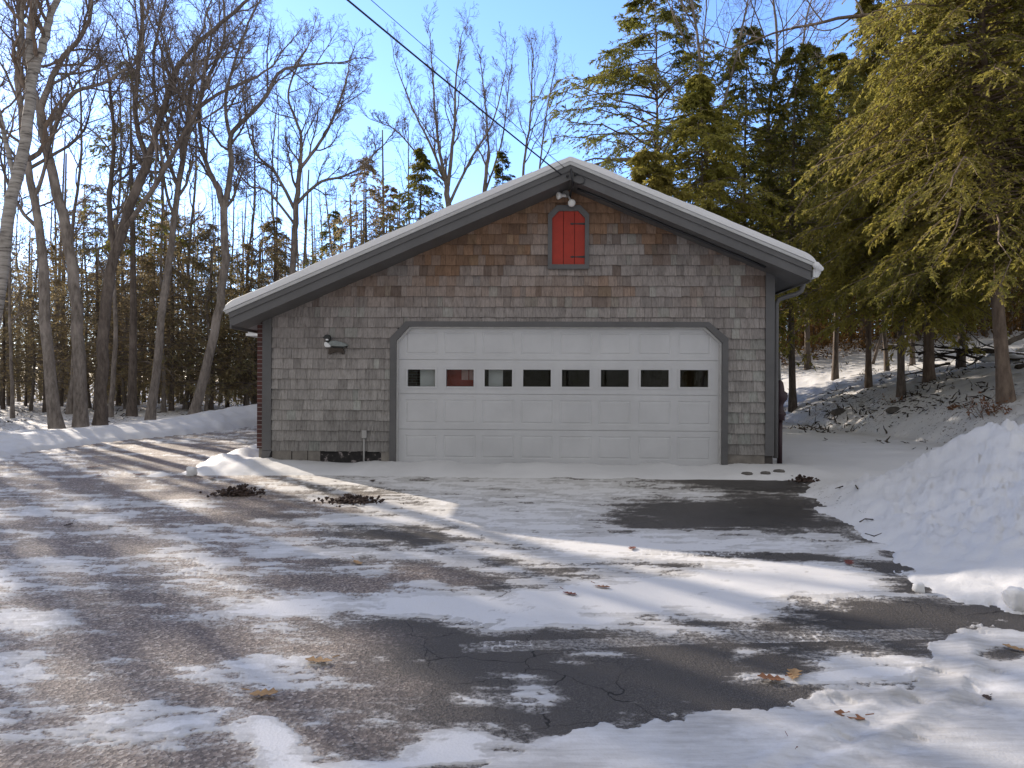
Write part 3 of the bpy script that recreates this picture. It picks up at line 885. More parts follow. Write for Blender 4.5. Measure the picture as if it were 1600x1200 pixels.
for s_ in range(4):
    z0, z1 = zl[s_] + 0.003, zl[s_ + 1] - 0.003
    edges = [dL] + [(wxs[i] + wxs[i + 1]) / 2 for i in range(7)] + [dR]
    for c_ in range(8):
        o_ = (edges[c_], z0, edges[c_ + 1], z1)
        cx = wxs[c_]
        hw = 0.247
        if s_ == 3: pz0, pz1 = z0 + 0.075, min(z1 - 0.12, iT - 0.055)
        elif s_ == 0: pz0, pz1 = z0 + 0.10, z1 - 0.085
        else: pz0, pz1 = z0 + 0.085, z1 - 0.085
        if s_ == 2:
            hw = 0.212; zc = fac(870, 591)[1] + 0.0015 * (c_ - 3.5); hh = 0.131
            p_ = (cx - hw - 0.028, zc - hh - 0.028, cx + hw + 0.028, zc + hh + 0.028)
            q_ = (cx - hw, zc - hh, cx + hw, zc + hh)
            ring(d, o_, yd, p_, yd); ring(d, p_, yd, p_, yd + 0.04)
            frames.append((p_, q_)); panes.append(q_)
        else:
            p_ = (cx - hw, pz0, cx + hw, pz1)
            g1 = (p_[0] + 0.010, p_[1] + 0.010, p_[2] - 0.010, p_[3] - 0.010)
            g2 = (g1[0] + 0.014, g1[1] + 0.014, g1[2] - 0.014, g1[3] - 0.014)
            g3 = (g2[0] + 0.012, g2[1] + 0.012, g2[2] - 0.012, g2[3] - 0.012)
            ring(d, o_, yd, p_, yd); ring(d, p_, yd, g1, yd + 0.006); ring(d, g1, yd + 0.006, g2, yd + 0.006); ring(d, g2, yd + 0.006, g3, yd - 0.001)
            d.add([(g3[0], yd - 0.001, g3[1]), (g3[2], yd - 0.001, g3[1]), (g3[2], yd - 0.001, g3[3]), (g3[0], yd - 0.001, g3[3])], [(0, 1, 2, 3)])
    ring(d, (dL, z0, dR, z1), yd, (dL, z0, dR, z1), yd + 0.04)
door = d.build('garage_door', M['door'], garage)
ds = MB()
for s_ in range(4):
    z0, z1 = zl[s_], zl[s_ + 1]
    if s_ == 2:
        zc = fac(870, 591)[1]
        ds.box((dL, yd + 0.02, z0), (dR, yd + 0.045, zc - 0.16)); ds.box((dL, yd + 0.02, zc + 0.16), (dR, yd + 0.045, z1))
        ed = [dL] + [v_ for x_ in wxs for v_ in (x_ - 0.24, x_ + 0.24)] + [dR]
        for k in range(0, len(ed), 2): ds.box((ed[k], yd + 0.02, zc - 0.16), (ed[k + 1], yd + 0.045, zc + 0.16))
    else:
        ds.box((dL, yd + 0.02, z0), (dR, yd + 0.045, z1))
ds.build('door_core', M['stop'], door)
ws = MB(); ws.box((dL, yd - 0.006, -0.04), (dR, yd + 0.045, 0.0115)); ws.build('bottom_seal', M['iron'], door)
for (p_, q_) in frames:
    fmb = MB()
    ring(fmb, p_, yd - 0.010, q_, yd - 0.010); ring(fmb, p_, yd + 0.0, p_, yd - 0.010)
    ring(fmb, q_, yd - 0.010, (q_[0] + .004, q_[1] + .004, q_[2] - .004, q_[3] - .004), yd + 0.012)
    fmb.build('window_frame', M['door'], door)
for q_ in panes:
    g = MB(); g.add([(q_[0], yd + 0.011, q_[1]), (q_[2], yd + 0.011, q_[1]), (q_[2], yd + 0.011, q_[3]), (q_[0], yd + 0.011, q_[3])], [(0, 1, 2, 3)])
    g.build('window_pane', M['glass'], door)

# red hatch in the gable
hiL, hiR = fac(862.5, 370)[0], fac(913.5, 370)[0]; hiB, hiT = fac(888, 414)[1], fac(888, 331)[1]
hc = fac(873, 370)[0] - hiL
ho = [(hoL, hoB), (hoL, hoT - 0.135), (hoL + 0.135, hoT), (hoR - 0.135, hoT), (hoR, hoT - 0.135), (hoR, hoB)]
hi = [(hiL, hiB), (hiL, hiT - 0.105), (hiL + hc, hiT), (hiR - hc, hiT), (hiR, hiT - 0.105), (hiR, hiB)]
w = MB()
for i in range(6):
    j = (i + 1) % 6
    w.prism([ho[i], ho[j], hi[j], hi[i]], -0.06, 0.0)
w.build('hatch_frame', M['trim'], garage)
w = MB()
bx = [hiL, hiL + (hiR - hiL) * 0.35, hiL + (hiR - hiL) * 0.69, hiR]
for i in range(3):
    a, b_ = bx[i] + (0.004 if i else -0.004), bx[i + 1] - (0.004 if i < 2 else -0.004)
    if i == 0: pts = [(a, hiB - .004), (b_, hiB - .004), (b_, hiT + .004), (hiL + hc, hiT + .004), (a, hiT - 0.103)]
    elif i == 2: pts = [(a, hiB - .004), (b_, hiB - .004), (b_, hiT - 0.103), (hiR - hc, hiT + .004), (a, hiT + .004)]
    else: pts = [(a, hiB - .004), (b_, hiB - .004), (b_, hiT + .004), (a, hiT + .004)]
    w.prism(pts, -0.030, -0.004)
hatch = w.build('hatch_door', M['red'], garage)
for yy in (350.5, 402):
    zz_ = fac(900, yy)[1]; x0 = fac(891, yy)[0]
    w = MB()
    w.prism([(x0, zz_ - 0.008), (x0 + 0.03, zz_ - 0.016), (x0 + 0.06, zz_ - 0.006), (hiR + 0.01, zz_ - 0.017), (hiR + 0.01, zz_ + 0.017), (x0 + 0.06, zz_ + 0.006), (x0 + 0.03, zz_ + 0.016), (x0, zz_ + 0.008)], -0.038, -0.0302)
    w.build('strap_hinge', M['iron'], hatch)

# flood light: plate, two bulb lamps
fl = MB()
c0 = fac(884, 304); fl.lathe([(0.0, -0.066), (0.05, -0.066), (0.055, -0.05), (0.055, -0.024)], (c0[0], 0, c0[1]), 14, 'y')
ends = (fac(872.5, 305, 0.18), fac(893.5, 316, 0.2))
fl.tube([(c0[0], -0.06, c0[1]), (ends[0][0] + 0.05, -0.10, ends[0][1] + 0.01)], 0.016)
fl.tube([(c0[0] + 0.01, -0.06, c0[1]), (ends[1][0], -0.10, ends[1][1] + 0.04)], 0.016)
flo = fl.build('flood_light', M['greybox'], garage, True)
for (e, dr) in ((ends[0], Vector((-0.9, -0.45, -0.1))), (ends[1], Vector((0.1, -0.9, -0.5)))):
    b_ = MB(); b_.lathe([(0.018, -0.12), (0.022, -0.07), (0.036, -0.04), (0.056, -0.006), (0.058, 0.006), (0.045, 0.018), (0.02, 0.026), (0.0, 0.027)], (0, 0, 0), 16)
    bo = b_.build('lamp', M['lampglass'], flo, True)
    bo.location = (e[0], -0.16, e[1]); bo.rotation_euler = dr.to_track_quat('Z', 'Y').to_euler()

# outlet box and conduit
w = MB(); xa = fac(570.5, 680)[0]
w.box((xa - 0.037, -0.075, fac(570, 684)[1]), (xa + 0.037, -0.024, fac(570, 672)[1]))
cb = w.build('outlet_box', M['greybox'], garage, bevel=0.006)
w = MB(); w.tube([(xa - 0.003, -0.05, fac(570, 684)[1]), (xa - 0.006, -0.05, -0.05)], 0.014, 10); w.build('conduit', M['greybox'], cb, True)

# roof: deck edge, fascia, soffit
Y0, Y1 = -OV, DEPTH + 0.35
xl, xr_ = AL[0], AR[0]
r = MB()
r.prism([(xl, AL[1]), (AP[0], AP[1]), (xr_, AR[1]), (xr_, AR[1] + 0.045), (AP[0], AP[1] + 0.05), (xl, AL[1] + 0.045)], Y0 - 0.02, Y1)
roof = r.build('roof', M['drip'], garage)
for (xa_, xb_, z_) in ((xl + 0.045, AP[0], 0), (AP[0], xr_ - 0.03, 0)):
    fz = roofz
    w = MB()
    w.prism([(xa_, fz(xa_) - 0.001), (xb_, fz(xb_) - 0.001), (xb_, fz(xb_) - 0.08), (xa_, fz(xa_) - 0.08)], Y0, Y0 + 0.055)
    w.prism([(xa_, fz(xa_) - 0.0805), (xb_, fz(xb_) - 0.0805), (xb_, fz(xb_) - FH), (xa_ + (0.06 if xa_ < 0 else 0), fz(xa_ + (0.06 if xa_ < 0 else 0)) - FH), (xa_, fz(xa_) - FH + 0.03)], Y0 + 0.022, Y0 + 0.055)
    w.build('rake_fascia', M['trim'], garage)
w = MB()
w.prism([(xl + 0.06, under(xl + 0.06)), (AP[0], under(AP[0])), (xr_ - 0.04, under(xr_ - 0.04)), (xr_ - 0.04, under(xr_ - 0.04) + 0.02), (AP[0], under(AP[0]) + 0.02), (xl + 0.06, under(xl + 0.06) + 0.02)], Y0 + 0.056, 0.0)
w.build('rake_soffit', M['trim'], garage)
w = MB()
w.prism([(xl + 0.06, under(xl + 0.06)), (WL - 0.06, under(WL - .06)), (WL - 0.06, under(WL - .06) + 0.02), (xl + 0.06, under(xl + 0.06) + 0.02)], 0.001, Y1 - 0.02)
w.build('eave_soffit', M['soffit'], garage)
w = MB(); w.box((xl + 0.03, Y0 + 0.056, AL[1] - FH - 0.0), (xl + 0.058, Y1 - 0.02, AL[1] + 0.0)); w.build('eave_fascia', M['trim'], garage)
w = MB()
w.prism([(WR + 0.005, under(WR + .005)), (xr_ - 0.04, under(xr_ - .04)), (xr_ - 0.04, under(xr_ - .04) + 0.02), (WR + 0.005, under(WR + .005) + 0.02)], 0.001, Y1 - 0.02)
w.build('eave_soffit', M['trim'], garage)
w = MB(); w.box((xr_ - 0.038, Y0 + 0.056, AR[1] - FH), (xr_ - 0.012, Y1 - 0.02, AR[1] - 0.001)); w.build('eave_fascia', M['trim'], garage)

# gutter on the right eave + downspout
w = MB()
gx = xr_ - 0.010; gz0 = AR[1] - 0.15
w.prism([(gx, gz0), (gx + 0.07, gz0), (gx + 0.105, gz0 + 0.06), (gx + 0.11, gz0 + 0.125), (gx + 0.098, gz0 + 0.125), (gx + 0.095, gz0 + 0.06), (gx + 0.065, gz0 + 0.012), (gx + 0.012, gz0 + 0.012), (gx + 0.012, gz0 + 0.11), (gx, gz0 + 0.11)], Y0 + 0.0, Y1)
w.prism([(gx + 0.012, gz0 + 0.012), (gx + 0.065, gz0 + 0.012), (gx + 0.095, gz0 + 0.06), (gx + 0.098, gz0 + 0.11), (gx + 0.012, gz0 + 0.11)], Y0 + 0.004, Y0 + 0.012)
w.build('gutter', M['gutter'], garage)
w = MB()
zd = gz0 + 0.002
dxs = WR + 0.05
w.tube([(gx + 0.045, -0.12, zd), (gx + 0.045, -0.12, zd - 0.05), (gx + 0.02, -0.11, zd - 0.13), (gx - 0.04, -0.09, zd - 0.17), (gx - 0.12, -0.06, zd - 0.19), (WR + 0.16, 0.0, zd - 0.21), (dxs + 0.03, 0.02, zd - 0.24), (dxs, 0.025, zd - 0.31), (dxs, 0.025, 0.9), (dxs, 0.025, fac(1211, 716)[1])], 0.036, 12)
w.build('downspout', M['trim'], garage, True)

# service mast fittings under the peak
w = MB()
ax, az = AP[0] + 0.01, AP[1] - 0.17
w.tube([(ax, Y0 - 0.03, az + 0.10), (ax + 0.01, Y0 - 0.045, az + 0.0), (ax + 0.02, Y0 - 0.02, az - 0.06), (ax + 0.03, Y0 + 0.1, az - 0.09), (ax + 0.02, -0.1, az - 0.10), (ax + 0.01, -0.05, az - 0.17)], 0.016, 8)
w.tube([(ax + 0.05, Y0 - 0.02, az + 0.03), (ax + 0.15, Y0 - 0.03, az + 0.01), (ax + 0.2, Y0 - 0.03, az - 0.05), (ax + 0.18, Y0 - 0.01, az - 0.10), (ax + 0.1, Y0 + 0.06, az - 0.09)], 0.009, 6)
for dx, dzz in ((-0.05, 0.0), (0.06, 0.02)):
    w.lathe([(0.0, -0.06), (0.018, -0.05), (0.022, -0.02), (0.012, 0.0)], (ax + dx, Y0, az + dzz), 10, 'y')
pts = []
for i in range(9):
    x_ = AP[0] + 0.12 + i * 0.34
    pts.append((x_, -0.32 - 0.02 * (i % 2), under(x_) - 0.02))
w.tube(pts, 0.018, 8)
w.build('service_entrance_cable', M['wire'], garage, True)

# snow on the roof
nu, nv = 220, 60
us = np.concatenate([np.linspace(0, 1, nu)])
xs = xl - 0.035 + us * (xr_ - xl + 0.07)
vv = np.linspace(0, 1, nv) ** 1.5
ys = Y0 - 0.035 + vv * (Y1 - Y0 + 0.05)
XX_, YY_ = np.meshgrid(xs, ys)
zr = np.where(XX_ < AP[0], AP[1] - sl * (AP[0] - XX_), AP[1] - sr * (XX_ - AP[0])) + 0.049
ridge_soft = 0.055 * np.exp(-((XX_ - AP[0]) / 0.22) ** 2)
ed = np.minimum(np.minimum((XX_ - xs[0]) / 0.16, (xs[-1] - XX_) / 0.16), 1)
edy = np.clip((YY_ - ys[0]) / 0.05, 0, 1)
th = (0.105 + 0.075 * (fbm(XX_ * 1.1, YY_ * 1.3, 4, 4) - 0.5) + 0.012 * (fbm(XX_ * 9, YY_ * 9, 3, 14) - 0.5))
th = th * np.sqrt(np.clip(1 - (1 - ed) ** 2, 0, 1)) * (0.72 + 0.28 * np.sqrt(np.clip(1 - (1 - edy) ** 2, 0, 1))) - ridge_soft * 0.5
top = np.stack([XX_, YY_, zr + th + 0.002], -1)
# front lip down to the deck
lip = np.stack([XX_[0], YY_[0] + 0.01, zr[0] + 0.002 - ridge_soft[0] * 0.0], -1)[None]
allv = np.concatenate([lip, top], 0)
rs = np_mesh('roof_snow', allv, grid_faces(nv + 1, nu), M['snow_clean'], smooth=True)
rs.location = tuple(PIV); rs.rotation_euler = (0, 0, GROT)
tag(rs, 'smooth blanket of snow lying on the garage roof', 'snow')
ic = MB()
for i, (dx, dzz, rr) in enumerate(((0.02, -0.02, 0.055), (0.06, -0.045, 0.05), (0.10, -0.06, 0.04), (0.045, -0.085, 0.045), (0.075, -0.015, 0.035))):
    ic.lathe([(0.0, -rr), (rr * .7, -rr * .7), (rr, 0), (rr * .7, rr * .7), (0.0, rr)], (xr_ + dx, Y0 - 0.03 + 0.02 * i, AR[1] + 0.03 + dzz), 10)
ico = ic.build('ice_lump', M['snow_clean'], None, True)
ico.location = tuple(PIV); ico.rotation_euler = (0, 0, GROT)
sm = ico.modifiers.new('remesh', 'REMESH'); sm.mode = 'VOXEL'; sm.voxel_size = 0.012; sm.use_smooth_shade = True
tag(ico, 'white lump of ice hanging off the front end of the right gutter', 'ice')


def gworld(x, y, z):
    p = PIV + RX * x + RY * y
    return (float(p[0]), float(p[1]), z)


# things inside the windows
w = MB(); cx = wxs[1]; zc = fac(870, 591)[1]
w.box((cx - 0.34, 0.30, 0.9), (cx + 0.32, 0.36, zc + 0.45))  # added panel imitating a red reflection in the glass
rc = w.build('red_reflection_panel', M['red'], None)
rc.location = tuple(PIV); rc.rotation_euler = (0, 0, GROT)
tag(rc, 'red panel with pale panes added just inside the second garage door window, imitating a reflection', 'panel')
w = MB()
for (a, b_) in ((0.0, 0.105), (0.12, 0.24)):
    w.box((cx + a, 0.292, zc - 0.03), (cx + b_, 0.2995, zc + 0.2))
w.build('pane', M['pinkpane'], rc)  # pale panes of the imitated reflection
for (ci, nm, lb, x0, x1, zt_) in ((0, 'pale_board', 'pale grey board standing inside behind the first garage door window', -0.05, 0.36, 0.5), (2, 'pale_sheet', 'pale rounded sheet standing inside behind the third garage door window', -0.16, 0.06, 0.4)):
    w = MB(); cx = wxs[ci]
    n = 9
    pr = [(cx + x0 + (x1 - x0) * i / n, zc + zt_ - 0.25 * ((i / n - 0.5) * 2) ** 2) for i in range(n + 1)]
    w.prism([(cx + x0, 0.6), (cx + x1, 0.6)] + pr[::-1], 0.24, 0.29)
    o = w.build(nm, M['white'], None); o.location = tuple(PIV); o.rotation_euler = (0, 0, GROT)
    tag(o, lb, 'board')

# duck ornament on the wall
def place(px, py_, off=0.03):
    x, z_ = fac(px, py_, off); return x, z_
S_ = 1 / 103.3
dk = empty('duck_ornament', gworld(fac(527, 545)[0], -0.05, fac(527, 545)[1]), GROT)
tag(dk, 'wooden duck plaque with white breast and dark crest hung on the shingle wall', 'duck ornament')
def D(px, py_): return ((px - 527) * S_, (545 - py_) * S_)
def blobprism(mb, pts, y0, y1, rnd=0.012):
    mb.prism(pts, y0, y1)
w = MB(); w.prism([D(514, 537), D(519, 533), D(527, 532.5), D(535, 534.5), D(543.5, 537.5), D(546.5, 540.5), D(540, 542), D(528, 541.5), D(518, 541)], -0.05, 0.012); w.build('back', M['duckback'], dk, bevel=0.012)
w = MB(); w.prism([D(509.3, 535.5), D(512, 534.5), D(516, 537), D(520, 541.5), D(518.5, 543), D(511, 543), D(509.2, 540)], -0.06, 0.014); w.build('breast', M['white'], dk, bevel=0.012)
w = MB(); w.prism([D(518.7, 543), D(520.2, 541.8), D(545.5, 540.8), D(543.5, 543.4), D(530, 543.8)], -0.046, 0.01); w.build('flank', M['duckdark'], dk, bevel=0.008)
w = MB(); w.prism([D(505.5, 527.3), D(509.3, 526.5), D(510, 524.3), D(513, 523), D(517.5, 524.5), D(518.8, 528.5), D(517.5, 533), D(515, 535.8), D(511.5, 534.2), D(510, 530), D(508.5, 528.8)], -0.055, 0.012)
hd = w.build('head', M['duckdark'], dk, bevel=0.008)
w = MB(); w.prism([D(512, 530.2), D(515.8, 530.2), D(516.2, 532.4), D(512.2, 532.6)], -0.064, -0.0555); w.build('cheek_patch', M['white'], hd)
w = MB(); w.prism([D(515.5, 544.2), D(538, 544.2), D(540.5, 552.5), D(537.5, 554.2), D(534, 551), D(527, 550.5), D(520.5, 552.3), D(517, 554.4), D(514.8, 552.8)], -0.03, 0.016); w.build('driftwood_base', M['bracket'], dk, bevel=0.006)

# overhead wires
def sag(p0, p1, n, s):
    p0 = Vector(p0); p1 = Vector(p1)
    return [p0.lerp(p1, i / n) - Vector((0, 0, s * 4 * (i / n) * (1 - i / n))) for i in range(n + 1)]
a1 = at(877, 273, 9.7); b1 = at(560, 0, 6.6)
e1 = a1 + (b1 - a1) * 3.2
w = MB(); w.tube(sag(a1, e1, 40, 0.10), 0.011, 6, cap=False)
tag(w.build('overhead_cable', M['wire'], None, True), 'thick dark service cable running from the garage peak up to the left', 'cable', 'overhead service wires')
a2 = at(882, 262, 9.7); b2 = at(586, 0, 7.0); e2 = a2 + (b2 - a2) * 3.2
w = MB(); w.tube(sag(a2, e2, 40, 0.04), 0.0045, 6, cap=False)
tag(w.build('overhead_wire', M['wire'], None, True), 'thinner wire above the thick service cable to the garage peak', 'wire', 'overhead service wires')

# maroon post beside the downspout
p = at(1218.5, 640, 10.75)
mp = empty('maroon_post', (p[0], p[1], 0))
tag(mp, 'dark maroon post with round bulge and thin grey pole beside the downspout', 'post')
zP = lambda y_: float(at(1218, y_, 10.75)[2])
w = MB()
w.lathe([(0.0, zP(657)), (0.075, zP(657)), (0.075, zP(650)), (0.09, zP(648)), (0.09, zP(644)), (0.06, zP(642)), (0.055, zP(632)), (0.075, zP(628)), (0.11, zP(624)), (0.118, zP(619)), (0.11, zP(614)), (0.07, zP(611)), (0.06, zP(604)), (0.05, zP(598)), (0.02, zP(594)), (0.0, zP(593.5))], (0, 0, 0), 18)
w.build('bulged_body', M['maroon'], mp, True)
w = MB(); w.tube([(0.0, 0, zP(594)), (0.0, 0, zP(561))], 0.017, 10); w.build('pole', M['greybox'], mp, True)
w = MB(); w.tube([(0, 0, -0.05), (0, 0, zP(657) + 0.01)], 0.04, 10); w.build('foot', M['maroon'], mp, True)

# lower roof of the house behind
hb_ = empty('house', (-5.6, 16, 0))
tag(hb_, 'house behind the garage, showing only a snow covered low roof corner', 'house')
pz = at(384, 514, 16)
w = MB(); w.box((pz[0] + 5.6, 0, float(pz[2]) - 0.16), (3.6, 7, float(pz[2]) - 0.10)); w.build('roof', M['white'], hb_)
w = MB(); w.box((pz[0] + 5.6 + 0.03, 0.02, float(pz[2]) - 0.0995), (3.6, 7, float(pz[2]) + 0.0)); w.build('snow_cover', M['snow_clean'], hb_, bevel=0.03)
w = MB(); w.box((0.5, 0.4, -0.1), (3.5, 6.8, float(pz[2]) - 0.161)); w.build('wall', M['brick'], hb_)

# ------------------------------------------------------------------ trees
def norm(a): return a / np.maximum(np.linalg.norm(a, axis=-1, keepdims=True), 1e-9)


class TubeSet:
    def __init__(self): self.v = []; self.f = []; self.n = 0
    def add(self, P, R, k):
        """P (N,n,3), R (N,n)"""
        Nn, n, _ = P.shape
        if Nn == 0: return
        T = np.gradient(P, axis=1); T = norm(T)
        ref = norm(rng.normal(size=(Nn, 1, 3))) + np.zeros_like(T)
        U = norm(np.cross(T, ref)); W = np.cross(T, U)
        an = np.arange(k) * 2 * np.pi / k
        ring_ = P[:, :, None, :] + R[:, :, None, None] * (np.cos(an)[None, None, :, None] * U[:, :, None, :] + np.sin(an)[None, None, :, None] * W[:, :, None, :])
        base = self.n
        self.v.append(ring_.reshape(-1, 3))
        i = (np.arange(Nn)[:, None, None] * n + np.arange(n - 1)[None, :, None]) * k
        a = np.arange(k)[None, None, :]; b = (np.arange(k) + 1)[None, None, :] % k
        self.f.append((np.stack([i + a, i + b, i + k + b, i + k + a], -1) + base).reshape(-1, 4))
        self.n += Nn * n * k
    def build(self, name, mat, parent=None):
        return np_mesh(name, np.concatenate(self.v), np.concatenate(self.f), mat, parent, smooth=True)


def spawn(P, R, cnt, t0, t1, ang, lr, rr, n, wig, up, L=None, minr=0.003):
    """children for every curve of P: (N*cnt) new curves of n points."""
    Nn, m, _ = P.shape
    if L is None: L = np.linalg.norm(np.diff(P, axis=1), axis=-1).sum(1)
    L = np.repeat(L, cnt)
    t = (np.arange(cnt)[None, :] + rng.uniform(0, 1, (Nn, cnt))) / cnt
    t = (t0 + (t1 - t0) * t).ravel()
    idx = np.repeat(np.arange(Nn), cnt)
    f = t * (m - 1); i0 = np.minimum(f.astype(int), m - 2); fr = (f - i0)[:, None]
    S = P[idx, i0] * (1 - fr) + P[idx, i0 + 1] * fr
    T = norm(P[idx, i0 + 1] - P[idx, i0])
    rS = R[idx, i0] * (1 - fr[:, 0]) + R[idx, i0 + 1] * fr[:, 0]
    rv = norm(np.cross(T, norm(rng.normal(size=T.shape))))
    a = np.radians(rng.uniform(ang[0], ang[1], len(t)))[:, None]
    Dn = norm(T * np.cos(a) + rv * np.sin(a))
    ln = L * rng.uniform(lr[0], lr[1], len(t)) * (1.15 - 0.75 * t)
    return grow(S, Dn, ln, np.maximum(rS * rr, minr), n, wig, up, minr)


def grow(S, Dn, ln, r0, n, wig, up, minr=0.003):
    pts = [S]; d = Dn
    st = (ln / (n - 1))[:, None]
    for i in range(n - 1):
        d = norm(d + rng.normal(size=d.shape) * wig + np.array([0, 0, up]))
        pts.append(pts[-1] + d * st)
    P = np.stack(pts, 1)
    s = np.linspace(0, 1, n)[None, :]
    R = np.maximum(r0[:, None] * (1 - 0.72 * s), minr * 0.8)
    return P, R


def smooth_poly(pts, n):
    pts = np.asarray(pts, float)
    k = len(pts); t = np.linspace(0, k - 1, n)
    out = np.zeros((n, 3))
    for j, tt in enumerate(t):
        i = min(int(tt), k - 2); u = tt - i
        p0 = pts[max(i - 1, 0)]; p1 = pts[i]; p2 = pts[i + 1]; p3 = pts[min(i + 2, k - 1)]
        out[j] = 0.5 * ((2 * p1) + (-p0 + p2) * u + (2 * p0 - 5 * p1 + 4 * p2 - p3) * u * u + (-p0 + 3 * p1 - 3 * p2 + p3) * u ** 3)
    return out


def bare_tree(name, label, stems, group=None, mat='bark', t0=0.4, cnts=(10, 8, 6, 4), lr=(0.32, 0.62), up=0.09, wig=0.19, ang=(28, 62), minr=0.0042, cat='tree', crown_mat='twig', flare=1.35):
    """stems: list of (points(world Nx3), r0, r1, first-branch fraction)."""
    base = np.array(stems[0][0][0], float)
    root = empty(name, tuple(base))
    tag(root, label, cat, group)
    tr = TubeSet(); cr = TubeSet()
    lv = []
    for (pts, r0, r1, tb) in stems:
        P = smooth_poly(np.asarray(pts) - base, 18)[None]
        P[:, 1:-1] += rng.normal(size=(1, 16, 3)) * r0 * 0.10
        s = np.linspace(0, 1, 18)
        R = 0.88 * (r0 + (r1 - r0) * s ** 0.9)[None]
        if pts is stems[0][0]: R[0, 0] *= flare; R[0, 1] *= 1 + (flare - 1) * 0.25
        tr.add(P, R, 12)
        lv.append((P, R, tb))
    l1 = [spawn(P, R, cnts[0] if R[0, -1] < 0.075 else 2, tb, 0.99, ang, lr, 0.55, 10, wig * 0.8, up, minr=minr, L=np.maximum(np.linalg.norm(np.diff(P, axis=1), axis=-1).sum(1), 4.0)) for (P, R, tb) in lv]
    # continue each stem tip
    tips = [grow(P[:, -1], norm(P[:, -1] - P[:, -2]), np.array([1.6]), R[:, -1], 10, wig, up, minr) for (P, R, tb) in lv if R[0, -1] < 0.075]
    P1 = np.concatenate([q[0] for q in l1] + [q[0] for q in tips]); R1 = np.concatenate([q[1] for q in l1] + [q[1] for q in tips])
    cr.add(P1, R1, 6)
    P2, R2 = spawn(P1, R1, cnts[1], 0.15, 0.98, (25, 60), (0.40, 0.72), 0.62, 8, wig, up, minr=minr)
    cr.add(P2, R2, 4)
    P3, R3 = spawn(P2, R2, cnts[2], 0.12, 0.98, (25, 60), (0.38, 0.72), 0.65, 6, wig, up * .6, minr=minr)
    cr.add(P3, R3, 3)
    if cnts[3]:
        P4, R4 = spawn(P3, R3, cnts[3], 0.1, 0.98, (25, 65), (0.35, 0.7), 0.7, 4, wig, up * .4, minr=minr * .8)
        cr.add(P4, R4, 3)
    to = tr.build('trunk', M[mat], root)
    co_ = cr.build('crown', M[crown_mat], root)
    return root, [to, co_]


def leaf_quads(C, Dn, Nn, ln, wd):
    """diamond sprays : centre start C, direction Dn, normal Nn."""
    S = norm(np.cross(Dn, Nn))
    a = C; b = C + Dn * (ln * 0.45)[:, None] + S * (wd * 0.5)[:, None]; c = C + Dn * ln[:, None]; d_ = C + Dn * (ln * 0.45)[:, None] - S * (wd * 0.5)[:, None]
    V = np.stack([a, b, c, d_], 1).reshape(-1, 3)
    Fq = np.arange(len(C) * 4).reshape(-1, 4)
    return V, Fq


